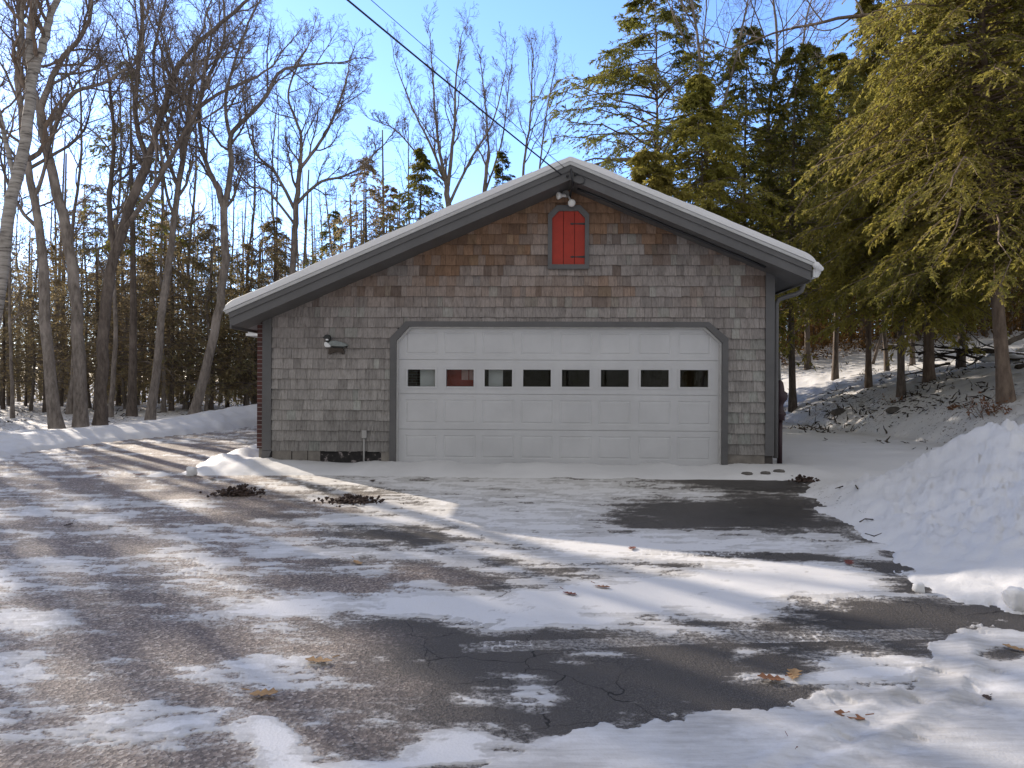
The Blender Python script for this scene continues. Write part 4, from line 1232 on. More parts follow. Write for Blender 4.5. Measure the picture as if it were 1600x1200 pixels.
def conifer(name, label, base, h, prof, nb=150, tw=16, lf=11, group=None, needles='hemlock', bark='bark_dark', droop=0.42, lean=(0, 0), r0=0.16, leaf=(0.09, 0.165), lw=0.28, t0=0.15, crook=0.02, gap=0.0, up0=0.12, rbias=0.0, inner=0.15, link=True, tier=0.0):
    """prof: [(height fraction, radius)] of the crown."""
    lf = int(lf * 1.6)
    root = empty(name, tuple(base))
    tag(root, label, 'tree', group)
    n = 16
    s = np.linspace(0, 1, n)
    P = np.stack([lean[0] * s + crook * h * 0.25 * np.sin(s * 5 + base[0]), lean[1] * s, h * s], -1)
    R = r0 * (1 - 0.93 * s); R[0] *= 1.35
    tr = TubeSet(); tr.add(P[None], R[None], 10)
    hf = t0 + (1 - t0) * (np.arange(nb) + rng.uniform(0, 1, nb)) / nb
    hf = np.clip(hf, 0, 0.995)
    if tier: hf = np.clip(np.round(hf * h / tier) * tier / h + rng.normal(size=nb) * 0.012, t0, 0.995)
    rad = np.interp(hf, [p_[0] for p_ in prof], [p_[1] for p_ in prof])
    az = rng.uniform(0, 2 * np.pi, nb)
    # clumpiness: some directions fuller
    rad = rad * rng.uniform(0.55, 1.12, nb) * (1 + 0.22 * np.sin(az * 3 + hf * 23))
    if gap: kp = rng.uniform(0, 1, nb) > gap; hf, rad, az = hf[kp], rad[kp], az[kp]
    nb = len(hf)
    S = np.stack([np.interp(hf, s, P[:, 0]), np.interp(hf, s, P[:, 1]), hf * h], -1)
    D0 = np.stack([np.cos(az), np.sin(az), np.zeros(nb)], -1)
    m = 8
    q = np.linspace(0, 1, m)[None, :, None]
    dr = (droop * rng.uniform(.5, 1.4, nb))[:, None, None]
    upv = (up0 + 0.35 * np.clip(hf - 0.8, 0, 1) * 2.2)[:, None, None]
    B = S[:, None, :] + rad[:, None, None] * (D0[:, None, :] * q + np.array([0, 0, 1.0]) * (upv * q - dr * q ** 2))
    B += rng.normal(size=B.shape) * (0.02 * rad)[:, None, None] * q
    BR = np.maximum((0.005 + 0.008 * rad)[:, None] * (1 - 0.8 * q[:, :, 0]), 0.003)
    bt = TubeSet(); bt.add(B, BR, 4)
    # twigs, flat sprays left and right of each branch
    ti = np.repeat(np.arange(nb), tw)
    tq = inner + (1 - inner) * ((np.arange(tw)[None, :] + rng.uniform(0, 1, (nb, tw))) / tw).ravel()
    f = tq * (m - 1); i0 = np.minimum(f.astype(int), m - 2); fr = (f - i0)[:, None]
    C = B[ti, i0] * (1 - fr) + B[ti, i0 + 1] * fr
    T = norm(B[ti, i0 + 1] - B[ti, i0])
    side = np.where(rng.uniform(0, 1, len(ti)) < 0.5, 1, -1)[:, None]
    Sd = norm(np.cross(T, np.array([0, 0, 1.0]))) * side
    a = np.radians(rng.uniform(25, 65, len(ti)))[:, None]
    TD = norm(T * np.cos(a) + Sd * np.sin(a) + np.array([0, 0, -0.10]) + rng.normal(size=T.shape) * 0.22)
    TL = (0.16 + 0.42 * rad[ti] * (1.05 - tq) * rng.uniform(.5, 1.3, len(ti)))
    m2 = 4
    q2 = np.linspace(0, 1, m2)[None, :, None]
    TP = C[:, None, :] + TL[:, None, None] * (TD[:, None, :] * q2 + np.array([0, 0, -1.0]) * 0.30 * q2 ** 2)
    bt.add(TP, np.full((len(ti), m2), 0.0035), 3)
    # leaf sprays
    li = np.repeat(np.arange(len(ti)), lf)
    lq = rng.uniform(0.0, 1.0, len(li))
    f = lq * (m2 - 1); j0 = np.minimum(f.astype(int), m2 - 2); fr = (f - j0)[:, None]
    LC = TP[li, j0] * (1 - fr) + TP[li, j0 + 1] * fr
    LT = norm(TP[li, j0 + 1] - TP[li, j0])
    sd = np.where(rng.uniform(0, 1, len(li)) < 0.5, 1, -1)[:, None]
    LS = norm(np.cross(LT, np.array([0, 0, 1.0]))) * sd
    a = np.radians(rng.uniform(10, 60, len(li)))[:, None]
    LD = norm(LT * np.cos(a) + LS * np.sin(a) + rng.normal(size=LT.shape) * 0.3 + np.array([0, 0, -0.12]))
    LN = norm(np.array([0, 0, 1.0]) + rng.normal(size=LT.shape) * 0.65)
    ln = rng.uniform(leaf[0], leaf[1], len(li)); wd = ln * lw * rng.uniform(.7, 1.3, len(li))
    V, Fq = leaf_quads(LC, LD, LN, ln, wd)
    rb = rng.uniform(0, 1, nb)[ti][li]
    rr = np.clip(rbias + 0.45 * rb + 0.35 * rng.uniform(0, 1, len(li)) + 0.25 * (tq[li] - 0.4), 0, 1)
    to = tr.build('trunk', M[bark], root)
    bo = bt.build('branches', M['twig'] if bark != 'bark_warm' else M['bark_warm'], root)
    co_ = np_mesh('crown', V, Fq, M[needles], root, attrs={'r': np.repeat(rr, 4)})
    return root, [to, bo, co_]


def gpos(px, Y):
    X = (px - 800) * Y / F
    return (X, Y, gz(X, Y) - 0.05)


def stem(pxs, Y, Y1=None, base=True):
    """trunk polyline from picture points at depth Y (to Y1 at the top); the first point is put on the ground."""
    Y1 = Y if Y1 is None else Y1
    out = []
    for i, (a, b) in enumerate(pxs):
        yy = Y + (Y1 - Y) * i / max(1, len(pxs) - 1)
        p_ = at(a, b, yy)
        if i == 0 and base: p_[2] = gz(p_[0], p_[1]) - 0.08
        out.append(p_)
    return np.array(out)


# --- left woods, the trees standing nearest
LG = 'bare trees at the edge of the left woods'
bare_tree('birch_tree', 'pale leaning birch with dark banded bark at the far left edge', [
    (stem([(-46, 690), (-20, 560), (2, 430), (22, 300), (42, 200), (52, 115)], 13.5), 0.145, 0.105, 0.62),
    (stem([(52, 118), (46, 60), (58, -40), (40, -150)], 13.5, base=False), 0.10, 0.05, 0.1),
    (stem([(54, 112), (70, 60), (84, 10), (120, -60)], 13.5, base=False), 0.10, 0.05, 0.1),
    (stem([(24, 290), (8, 215), (-15, 130), (-60, 40)], 13.5, base=False), 0.06, 0.03, 0.2)],
    mat='birch', crown_mat='bark_warm', cnts=(6, 5, 4, 3), lr=(.25, .45))
bare_tree('bare_tree', 'slender grey trunk standing just right of the far left birch', [
    (stem([(90, 684), (78, 560), (68, 430), (58, 330), (40, 240), (30, 120), (36, 0)], 17), 0.17, 0.05, 0.45)], LG)
bare_tree('bare_tree', 'thick grey tree with trunk bent left and high fork beside the birch', [
    (stem([(126, 684), (122, 540), (114, 420), (96, 330), (72, 225), (62, 165)], 17.5), 0.18, 0.11, 0.75),
    (stem([(62, 170), (40, 90), (28, 0), (10, -120)], 17.5, base=False), 0.085, 0.05, 0.15),
    (stem([(64, 168), (92, 100), (135, 40), (150, -60)], 17.5, base=False), 0.09, 0.04, 0.15),
    (stem([(74, 230), (110, 150), (160, 130), (210, 100)], 17.5, 16.5, base=False), 0.07, 0.03, 0.2)], LG)
bare_tree('bare_tree', 'large dark tree sweeping up to the right with long forked limbs', [
    (stem([(156, 672), (160, 560), (166, 470), (178, 400), (208, 310), (232, 250)], 18), 0.175, 0.12, 0.8),
    (stem([(232, 252), (252, 180), (282, 100), (330, 50), (392, -4)], 18, 16.5, base=False), 0.10, 0.04, 0.15),
    (stem([(232, 250), (212, 190), (215, 110), (222, 20), (210, -80)], 18, base=False), 0.085, 0.045, 0.15),
    (stem([(180, 400), (170, 320), (178, 230), (170, 120)], 18, 18.5, base=False), 0.09, 0.04, 0.2),
    (stem([(186, 370), (236, 300), (290, 205), (320, 160), (402, 120)], 18, 17, base=False), 0.085, 0.035, 0.25)], LG, mat='bark_dark')
bare_tree('bare_tree', 'tall lichen grey trunk standing alone midway along the bank', [
    (stem([(234, 668), (246, 560), (254, 480), (266, 400), (276, 310), (292, 210), (300, 130)], 19.5), 0.14, 0.07, 0.6),
    (stem([(292, 215), (322, 130), (350, 60), (345, -40)], 19.5, base=False), 0.07, 0.03, 0.15),
    (stem([(280, 300), (250, 200), (240, 90), (262, -10)], 19.5, base=False), 0.06, 0.03, 0.2)], LG)
bare_tree('bare_tree', 'crooked grey tree leaning right then forking near the garage eave', [
    (stem([(302, 652), (326, 560), (344, 480), (352, 400), (350, 330), (336, 285)], 21), 0.165, 0.11, 0.8),
    (stem([(338, 290), (318, 240), (312, 160), (330, 60)], 21, base=False), 0.09, 0.04, 0.15),
    (stem([(350, 330), (362, 260), (362, 210), (410, 160), (440, 110), (500, 100)], 21, 20, base=False), 0.11, 0.035, 0.25),
    (stem([(362, 225), (352, 160), (372, 80), (395, 20)], 21, base=False), 0.07, 0.03, 0.15)], LG)
bare_tree('bare_tree', 'spreading bare maple with rounded crown rising over the left roof slope', [
    (stem([(452, 640), (456, 480), (459, 390), (463, 320), (468, 265)], 26), 0.17, 0.10, 0.75),
    (stem([(468, 268), (470, 210), (450, 150), (470, 90)], 26, base=False), 0.08, 0.03, 0.1),
    (stem([(468, 265), (505, 215), (530, 160), (545, 110)], 26, base=False), 0.08, 0.03, 0.1),
    (stem([(462, 320), (500, 285), (550, 270), (590, 235)], 26, base=False), 0.08, 0.03, 0.2),
    (stem([(462, 330), (430, 270), (400, 240), (385, 190)], 26, base=False), 0.08, 0.03, 0.15),
    (stem([(460, 350), (420, 300), (390, 290), (365, 260)], 26, base=False), 0.06, 0.03, 0.2)], LG, minr=0.006)
CG = 'bare trees rising behind the garage roof'
bare_tree('bare_tree', 'many stemmed bare tree with upright limbs behind the middle of the roof', [
    (stem([(705, 640), (704, 420), (701, 330), (697, 285)], 29), 0.19, 0.13, 0.9),
    (stem([(698, 290), (686, 230), (678, 150), (672, 60)], 29, base=False), 0.10, 0.02, 0.15),
    (stem([(700, 290), (710, 200), (712, 130), (720, 60)], 29, base=False), 0.10, 0.02, 0.15),
    (stem([(697, 285), (672, 225), (645, 170), (618, 100)], 29, base=False), 0.08, 0.02, 0.15),
    (stem([(701, 320), (735, 250), (770, 190), (790, 110)], 29, base=False), 0.08, 0.02, 0.15),
    (stem([(697, 285), (660, 250), (620, 205), (590, 190)], 29, base=False), 0.06, 0.02, 0.3)], CG, minr=0.006, cnts=(10, 6, 5, 3), up=0.16, ang=(18, 40), lr=(.22, .4))
bare_tree('bare_tree', 'thin bare tree with two upright stems left of the roof peak', [
    (stem([(752, 640), (752, 420), (755, 320), (764, 240)], 31), 0.13, 0.09, 0.8),
    (stem([(764, 240), (758, 160), (750, 90)], 31, base=False), 0.06, 0.02, 0.1),
    (stem([(758, 300), (785, 215), (796, 120)], 31, base=False), 0.06, 0.02, 0.15)], CG, minr=0.006, cnts=(10, 6, 5, 3), up=0.16, ang=(18, 40), lr=(.2, .4))
bare_tree('bare_tree', 'slim bare tree rising straight up against the sky at the peak', [
    (stem([(815, 640), (812, 400), (818, 270), (828, 190), (832, 100)], 31), 0.11, 0.03, 0.5),
    (stem([(842, 330), (843, 270), (852, 190), (868, 100)], 31, base=False), 0.07, 0.02, 0.3)], CG, minr=0.006, cnts=(9, 5, 4, 3), up=0.16, ang=(18, 42), lr=(.2, .38))
# --- thin young trees used over and over in the left woods
proto, kids = bare_tree('young_bare_tree', 'thin bare sapling among the left woods behind the snow bank', [
    (np.array([(0, 0, -0.1), (0.15, 0, 2.2), (0.05, 0.1, 4.5), (0.25, 0, 7), (0.2, 0.1, 9.5)]), 0.085, 0.02, 0.35)], 'thin bare saplings in the left woods', cnts=(12, 5, 4, 0), up=0.12, ang=(30, 65), lr=(.16, .32), minr=0.005)
spots = [(-40, 22), (20, 20), (48, 25), (108, 22), (140, 27), (172, 21), (196, 26), (215, 30), (256, 24), (290, 27), (322, 25), (355, 30), (385, 27), (412, 33), (430, 29), (500, 34), (530, 32), (575, 34), (610, 36), (645, 33), (30, 33), (85, 36), (270, 36)]
for i, (px, Y) in enumerate(spots):
    loc = gpos(px, Y); sc = random.uniform(0.75, 1.3)
    if i == 0: proto.location = loc; proto.scale = (sc,) * 3
    else: copy_thing(proto, kids, loc, random.uniform(0, 6.28), sc)

# --- left evergreens, browned and see-through
proto, kids = conifer('young_hemlock', 'thin browned young hemlock in the left woods behind the bank', (0, 0, 0), 7.0,
                      [(0, 1.9), (0.25, 2.1), (0.6, 1.5), (1, 0.3)], nb=80, tw=12, lf=4, group='browned young hemlocks in the left woods', needles='brownfir', t0=0.16, r0=0.07, droop=0.3, leaf=(0.09, 0.17), lw=0.24)
proto2, kids2 = conifer('young_hemlock', 'greener bushy young hemlock in the left woods', (0, 0, 0), 6.2,
                        [(0, 1.9), (0.3, 2.0), (0.65, 1.4), (1, 0.2)], nb=105, tw=12, lf=6, group='green young hemlocks in the left woods', needles='brownfir', rbias=0.35, t0=0.12, r0=0.07, droop=0.35, leaf=(0.08, 0.14), lw=0.24)
spots = [(5, 25, 0), (40, 28, 1), (70, 24, 0), (115, 27, 0), (150, 25, 0), (185, 29, 1), (210, 24, 0), (240, 28, 0), (268, 25, 1), (300, 28, 0), (330, 26, 1), (356, 29, 1), (384, 27, 1), (405, 30, 1), (428, 27, 1), (440, 33, 0), (480, 35, 0), (520, 34, 1), (90, 33, 0), (160, 34, 0), (225, 34, 1), (285, 34, 0), (345, 36, 0), (30, 38, 0), (190, 40, 0), (400, 38, 1)]
f1 = f2 = True
for (px, Y, k) in spots:
    loc = gpos(px, Y); sc = random.uniform(0.8, 1.25); rz = random.uniform(0, 6.28)
    if k == 0:
        if f1: proto.location = loc; proto.scale = (sc,) * 3; f1 = False
        else: copy_thing(proto, kids, loc, rz, sc)
    else:
        if f2: proto2.location = loc; proto2.scale = (sc,) * 3; f2 = False
        else: copy_thing(proto2, kids2, loc, rz, sc)
# taller single evergreens on the left and centre
def top_h(py_, Y): return CAMZ + (600 - py_) / F * Y
def con_at(name, label, px, Y, pytop, prof_px, **kw):
    b = gpos(px, Y); h = top_h(pytop, Y) - b[2]
    prof = [(f_, w_ * 1.36 * Y / F) for (f_, w_) in prof_px]
    return conifer(name, label, b, h, prof, **kw)

con_at('pine_tree', 'tall thin pine with tufts of needles among the bare left crowns', 205, 22, 95, [(0, 20), (0.5, 45), (0.8, 60), (1, 15)], nb=70, tw=9, lf=9, needles='pine', t0=0.45, r0=0.14, gap=0.2, up0=0.2)
con_at('fir_tree', 'dark fir with its top clear of the roof left of the many stemmed tree', 655, 27, 232, [(0, 70), (0.5, 66), (0.8, 38), (1, 4)], nb=150, tw=13, lf=8, needles='pine', t0=0.2, r0=0.14, up0=0.2)
con_at('fir_tree', 'ragged fir between the spreading maple and the roof slope', 572, 27, 245, [(0, 66), (0.5, 60), (0.8, 40), (1, 5)], nb=95, tw=10, lf=8, needles='brownfir', t0=0.2, r0=0.13)
con_at('spruce_tree', 'small pointed spruce spire just left of the roof peak', 785, 30, 235, [(0, 60), (0.5, 34), (0.85, 14), (1, 2)], nb=160, tw=9, lf=7, needles='spruce', t0=0.15, r0=0.1, droop=0.2)
con_at('fir_tree', 'low bushy fir directly above the lower left roof slope', 520, 30, 330, [(0, 60), (0.5, 52), (0.8, 30), (1, 4)], nb=110, tw=11, lf=8, needles='pine', t0=0.1, r0=0.1)
con_at('fir_tree', 'short fir seen over the middle of the left roof slope', 610, 31, 290, [(0, 60), (0.5, 48), (0.8, 30), (1, 4)], nb=110, tw=11, lf=8, needles='brownfir', t0=0.1, r0=0.1)

# --- right woods
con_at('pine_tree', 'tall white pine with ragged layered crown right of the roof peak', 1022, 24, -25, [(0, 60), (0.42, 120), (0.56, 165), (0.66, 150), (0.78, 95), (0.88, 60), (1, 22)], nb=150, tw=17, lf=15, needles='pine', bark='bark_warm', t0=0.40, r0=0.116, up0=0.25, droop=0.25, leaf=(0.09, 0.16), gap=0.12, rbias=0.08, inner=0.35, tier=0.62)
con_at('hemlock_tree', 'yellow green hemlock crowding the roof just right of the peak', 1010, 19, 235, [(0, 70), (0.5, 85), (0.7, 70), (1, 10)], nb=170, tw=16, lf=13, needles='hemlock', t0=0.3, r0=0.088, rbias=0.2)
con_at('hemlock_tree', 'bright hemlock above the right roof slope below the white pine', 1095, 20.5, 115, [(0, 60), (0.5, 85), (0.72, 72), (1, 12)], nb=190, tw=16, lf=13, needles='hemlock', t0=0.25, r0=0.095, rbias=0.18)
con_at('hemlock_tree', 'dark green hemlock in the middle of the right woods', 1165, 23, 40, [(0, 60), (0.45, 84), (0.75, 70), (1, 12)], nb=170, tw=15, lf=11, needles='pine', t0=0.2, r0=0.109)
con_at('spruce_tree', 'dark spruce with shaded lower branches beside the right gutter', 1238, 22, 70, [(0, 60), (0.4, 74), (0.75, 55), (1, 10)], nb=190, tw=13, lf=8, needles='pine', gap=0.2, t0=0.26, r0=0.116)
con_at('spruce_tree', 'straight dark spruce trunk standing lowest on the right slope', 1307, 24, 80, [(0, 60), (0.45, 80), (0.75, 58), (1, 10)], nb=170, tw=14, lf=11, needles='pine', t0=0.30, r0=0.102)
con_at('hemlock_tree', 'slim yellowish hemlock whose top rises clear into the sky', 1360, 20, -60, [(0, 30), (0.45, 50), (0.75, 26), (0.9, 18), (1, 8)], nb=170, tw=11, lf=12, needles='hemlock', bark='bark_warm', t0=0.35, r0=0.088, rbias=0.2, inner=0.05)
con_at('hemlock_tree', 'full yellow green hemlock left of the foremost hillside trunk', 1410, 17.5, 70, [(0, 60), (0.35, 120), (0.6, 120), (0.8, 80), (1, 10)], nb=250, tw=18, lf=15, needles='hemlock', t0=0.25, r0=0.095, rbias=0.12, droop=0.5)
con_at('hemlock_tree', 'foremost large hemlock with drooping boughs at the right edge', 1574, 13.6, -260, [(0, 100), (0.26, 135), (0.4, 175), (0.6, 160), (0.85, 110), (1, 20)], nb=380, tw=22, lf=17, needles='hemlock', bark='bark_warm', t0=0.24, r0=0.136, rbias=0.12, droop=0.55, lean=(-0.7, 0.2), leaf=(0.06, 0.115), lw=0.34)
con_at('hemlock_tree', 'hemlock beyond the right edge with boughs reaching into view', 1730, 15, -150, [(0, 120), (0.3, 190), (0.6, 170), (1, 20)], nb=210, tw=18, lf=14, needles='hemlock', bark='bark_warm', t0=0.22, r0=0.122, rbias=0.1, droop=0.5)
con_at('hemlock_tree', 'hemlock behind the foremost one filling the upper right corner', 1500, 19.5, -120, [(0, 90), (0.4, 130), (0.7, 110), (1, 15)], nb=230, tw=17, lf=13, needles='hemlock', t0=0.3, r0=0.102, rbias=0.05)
con_at('hemlock_tree', 'leaning dark hemlock with thin trunk on the upper slope', 1386, 23, 190, [(0, 50), (0.5, 80), (0.75, 60), (1, 10)], nb=130, tw=13, lf=10, needles='spruce', t0=0.4, r0=0.075, lean=(-0.8, 0))
con_at('spruce_tree', 'stout dark spruce trunk on the skyline of the slope', 1352, 31, 150, [(0, 50), (0.5, 80), (0.75, 60), (1, 10)], nb=130, tw=12, lf=9, needles='spruce', t0=0.3, r0=0.218)
con_at('spruce_tree', 'dark slim spruce trunk right of the stout one on the slope', 1424, 24, 230, [(0, 50), (0.5, 70), (0.75, 50), (1, 10)], nb=110, tw=12, lf=9, needles='spruce', t0=0.35, r0=0.082)
proto, kids = conifer('spruce_tree', 'dark spruce deep in the right woods behind the hillside', (0, 0, 0), 12.5, [(0, 1.4), (0.3, 2.7), (0.6, 2.1), (1, 0.2)], nb=170, tw=14, lf=9, group='dark spruces deep in the right woods', needles='spruce', t0=0.28, r0=0.109, leaf=(0.1, 0.17))
spots = [(1215, 30), (1262, 28), (1285, 34), (1330, 36), (1395, 34), (1450, 30), (1480, 36), (1520, 33), (1560, 28), (1600, 34), (1650, 30), (1190, 38), (1240, 42), (1370, 44), (1440, 42), (1540, 42), (1700, 38)]
for i, (px, Y) in enumerate(spots):
    loc = gpos(px, Y); sc = random.uniform(0.85, 1.2)
    if i == 0: proto.location = loc; proto.scale = (sc,) * 3
    else: copy_thing(proto, kids, loc, random.uniform(0, 6.28), sc)
for (x_, y_, sc_) in ((1.0, 24.0, .62), (3.2, 26.0, .65), (-1.2, 25.5, .58), (2.6, 29.5, .66), (5.0, 28.5, .62), (0.2, 29.0, .62), (4.2, 23.0, .5), (-3.0, 28.0, .6)):  # unseen spruces added to throw shade on the right hill
    o = copy_thing(proto, kids, (x_, y_, gz(x_, y_) - 0.05), random.uniform(0, 6.28), sc_)
    o['label'] = 'dark spruce added behind the garage to shade the hill, hidden by its roof'; o['group'] = 'added spruces hidden behind the garage'
# bare hardwoods among the right evergreens
RG = 'bare trees among the right evergreens'
bare_tree('bare_tree', 'bare hardwood with a long limb across the sky at upper right', [
    (stem([(1452, 600), (1448, 400), (1440, 200), (1428, 60)], 18), 0.15, 0.10, 0.8),
    (stem([(1430, 62), (1395, 28), (1330, 26), (1270, 38), (1215, 50), (1150, 75)], 18, 17.5, base=False), 0.075, 0.02, 0.25)], RG, mat='bark_warm', crown_mat='bark', cnts=(7, 4, 3, 2))
bare_tree('bare_tree', 'thin bare hardwood among the evergreens right of the white pine', [
    (stem([(1118, 640), (1112, 400), (1100, 200), (1090, 60), (1070, -60)], 22), 0.11, 0.03, 0.5),
    (stem([(1104, 250), (1140, 130), (1165, 20), (1180, -60)], 22, base=False), 0.06, 0.02, 0.2)], RG, cnts=(9, 5, 4, 3))
bare_tree('bare_tree', 'pale thin bare hardwood rising over the dark hemlock', [
    (stem([(1215, 640), (1212, 400), (1200, 200), (1215, 80), (1200, -60)], 23), 0.11, 0.03, 0.45),
    (stem([(1204, 220), (1245, 120), (1262, 20), (1290, -60)], 23, base=False), 0.06, 0.02, 0.2)], RG, cnts=(9, 5, 4, 3))

# --- far woods, one mass on each side, plus unseen masses added for light
def thicket(name, label, x0, x1, y0, y1, ntr, nlf, hmax, mat, seed, pw=1.1, wood='bark_dark', ntw=9):
    g = np.random.default_rng(seed)
    V = []; Fq = []; mi = []; nn = 0; rr = []
    X = g.uniform(x0, x1, ntr); Y = g.uniform(y0, y1, ntr); Z = H(X, Y) - 0.1
    h = g.uniform(0.5, 1.0, ntr) * hmax * 1.5
    n = 5; s = np.linspace(0, 1, n)
    P = np.stack([X[:, None] + g.normal(size=(ntr, 1)) * 0.35 * s, Y[:, None] + 0 * s[None], Z[:, None] + h[:, None] * s], -1)
    ts_ = TubeSet(); ts_.add(P, g.uniform(0.03, 0.14, ntr)[:, None] * (1 - 0.75 * s), 5)
    # dead side twigs
    P1, R1 = spawn(P, np.full(P.shape[:2], 0.02), ntw, 0.05, 0.95, (55, 100), (0.06, 0.24), 0.6, 4, 0.15, -0.02, minr=0.006)
    ts_.add(P1, R1, 3)
    v1 = np.concatenate(ts_.v); q1 = np.concatenate(ts_.f)
    lx = g.uniform(x0, x1, nlf); ly = g.uniform(y0, y1, nlf)
    hz = hmax * (0.45 + 0.8 * fbm(lx * 0.5, ly * 0.5, 3, seed)) * g.uniform(0, 1, nlf) ** pw
    dens = fbm(lx * 0.8, ly * 0.8 + hz, 3, seed + 5)
    k = dens > 0.45
    lx, ly, hz = lx[k], ly[k], hz[k]
    C = np.stack([lx, ly, H(lx, ly) + hz], -1)
    Dn = norm(g.normal(size=C.shape)); Nn = norm(g.normal(size=C.shape) + np.array([0, 0, 0.6]))
    v2, q2 = leaf_quads(C, Dn, Nn, g.uniform(0.14, 0.30, len(C)), g.uniform(0.03, 0.07, len(C)))
    Vall = np.concatenate([v1, v2]); Q = np.concatenate([q1, q2 + len(v1)])
    o = np_mesh(name, Vall, Q, None, mats=[M[wood], M[mat]], midx=np.concatenate([np.zeros(len(q1)), np.ones(len(q2))]),
                attrs={'r': np.concatenate([np.full(len(v1), .5), np.repeat(g.uniform(0, 1, len(C)), 4)])})
    tag(o, label, 'woods', kind='stuff')
    return o

thicket('far_woods', 'brown far woods and undergrowth behind the left trees', -48, -4, 27, 50, 260, 200000, 8.5, 'brownfir', 3, 1.0, 'bark', 26)
thicket('far_woods', 'amber lit far woods behind the right hillside', 5, 60, 33, 56, 260, 300000, 9.0, 'thicket', 5, 1.7)
thicket('far_woods', 'unseen rusty scrub added behind the viewpoint to redden the last door pane', 11.2, 15.2, -38.5, -36, 5, 9000, 5.0, 'thicket', 13, 1.0)  # added unseen, meant to mirror reddish in the last door pane
thicket('far_woods', 'low rusty undergrowth along the skyline of the right hillside', 9, 44, 29, 38, 90, 130000, 4.2, 'thicket', 9, 1.0)
thicket('far_woods', 'dense evergreen woods added beyond the left edge of the view to shade the driveway', -20.2, -17.3, 20.5, 22.6, 20, 30000, 15.0, 'pine', 6)  # added out of view to shade the right of the driveway
thicket('far_woods', 'mixed woods across the road facing the garage', -50, 50, -52, -40, 50, 200000, 11.0, 'spruce', 7, 1.0, 'deadwood')

# --- hill litter: tufts of dead stalks, twigs and leaves
def tufts():
    g = np.random.default_rng(8)
    ts_ = TubeSet(); n = 520
    X = np.concatenate([g.uniform(8.2, 17, n), g.normal(9.3, 1.0, 300), g.uniform(-18, -9.6, 240)]); Y = np.concatenate([g.uniform(11, 33, n), g.normal(17.5, 2.4, 300), g.uniform(12, 26, 240)])
    k = fbm(X * 0.7, Y * 0.7, 3, 12) > 0.5; X, Y = X[k], Y[k]
    rep = g.integers(1, 6, len(X)); X = np.repeat(X, rep) + g.normal(size=rep.sum()) * 0.16; Y = np.repeat(Y, rep) + g.normal(size=rep.sum()) * 0.16
    S = np.stack([X, Y, H(X, Y) - 0.01], -1)
    Dn = norm(np.stack([g.normal(size=len(X)), g.normal(size=len(X)), np.abs(g.normal(size=len(X))) * 0.45 + 0.05], -1))
    P, R = grow(S, Dn, g.uniform(0.05, 0.22, len(X)), g.uniform(0.008, 0.028, len(X)), 4, 0.25, -0.08, 0.004)
    ts_.add(P, R, 4)
    o = ts_.build('forest_litter', M['deadwood'])
    tag(o, 'dead twigs, stalks and bark poking through the woodland snow', 'litter', kind='stuff')
tufts()

# fallen brush and logs on the hill
def on_hill(px, py_, lo=9, hi=45):
    r_ = ray(px, py_)
    for Y in np.arange(lo, hi, 0.05):
        p_ = CAM + r_ * Y
        if gz(p_[0], p_[1]) >= p_[2]: return p_
    return CAM + r_ * 22

bp = on_hill(1540, 572)
root = empty('brush_pile', tuple(bp))
tag(root, 'heap of dark fallen branches with snow behind the foremost hemlock trunk', 'brush pile')
g = TubeSet(); k_ = 26
S = np.stack([rng.normal(0, 0.9, k_), rng.normal(0.3, 0.4, k_), rng.uniform(0, 0.55, k_)], -1)
Dn = norm(np.stack([rng.choice([-1, 1], k_) * rng.uniform(.5, 1, k_), rng.normal(0, 0.3, k_), rng.uniform(-0.15, 0.5, k_)], -1))
P, R = grow(S, Dn, rng.uniform(0.6, 1.7, k_), rng.uniform(0.015, 0.05, k_), 7, 0.12, -0.03, 0.006)
g.add(P, R, 6)
P2, R2 = spawn(P, R, 6, 0.2, 1, (25, 70), (0.2, 0.5), 0.5, 5, 0.2, 0.0, minr=0.006); g.add(P2, R2, 4)
g.build('branches', M['deadwood'], root)
for i in range(9):
    c = (random.gauss(0, 0.8), random.gauss(0.2, 0.3), random.uniform(0.1, 0.5)); rr_ = random.uniform(0.12, 0.26)
    w = MB(); w.lathe([(0, -rr_ * .3), (rr_ * .8, -rr_ * .2), (rr_, 0), (rr_ * .7, rr_ * .3), (0, rr_ * .4)], c, 10)
    w.build('snow_cap', M['snow_clean'], root, True)
def log(px0, py0, px1, py1, r_, label):
    a = on_hill(px0, py0); b = on_hill(px1, py1)
    b = CAM + ray(px1, py1) * (a[1] + 0.6)
    w = MB(); n = 7
    pts = [np.array(a) + (np.array(b) - np.array(a)) * i / (n - 1) + np.array([0, 0, r_ * 0.6 + 0.03 * math.sin(i * 2.1)]) for i in range(n)]
    w.tube(pts, [r_ * (1.1 - 0.06 * i) for i in range(n)], 10)
    tag(w.build('fallen_log', M['deadwood'], None, True), label, 'log')
log(1478, 522, 1520, 531, 0.11, 'snow dusted log end at the left of the brush pile')
log(1572, 540, 1640, 505, 0.10, 'dark fallen log rising to the right behind the foremost trunk')
log(1590, 577, 1640, 579, 0.07, 'short dark log lying at the right edge of the hillside')
def stump(px, py_, r_, h_, label):
    p_ = on_hill(px, py_)
    root = empty('tree_stump', tuple(p_)); tag(root, label, 'stump')
    w = MB(); w.tube([(0, 0, -0.1), (0, 0, 0.05), (0.02, 0, h_)], [r_ * 1.35, r_, r_ * .85], 10); w.build('wood', M['bark_dark'], root)
    w = MB(); w.lathe([(r_ * .8, h_), (r_ * .9, h_ + .05), (r_ * .5, h_ + .12), (0, h_ + .14)], (0.02, 0, 0), 10); w.build('snow_cap', M['snow_clean'], root, True)
stump(1409, 546, 0.20, 0.5, 'short stump capped with snow on the hillside skyline')
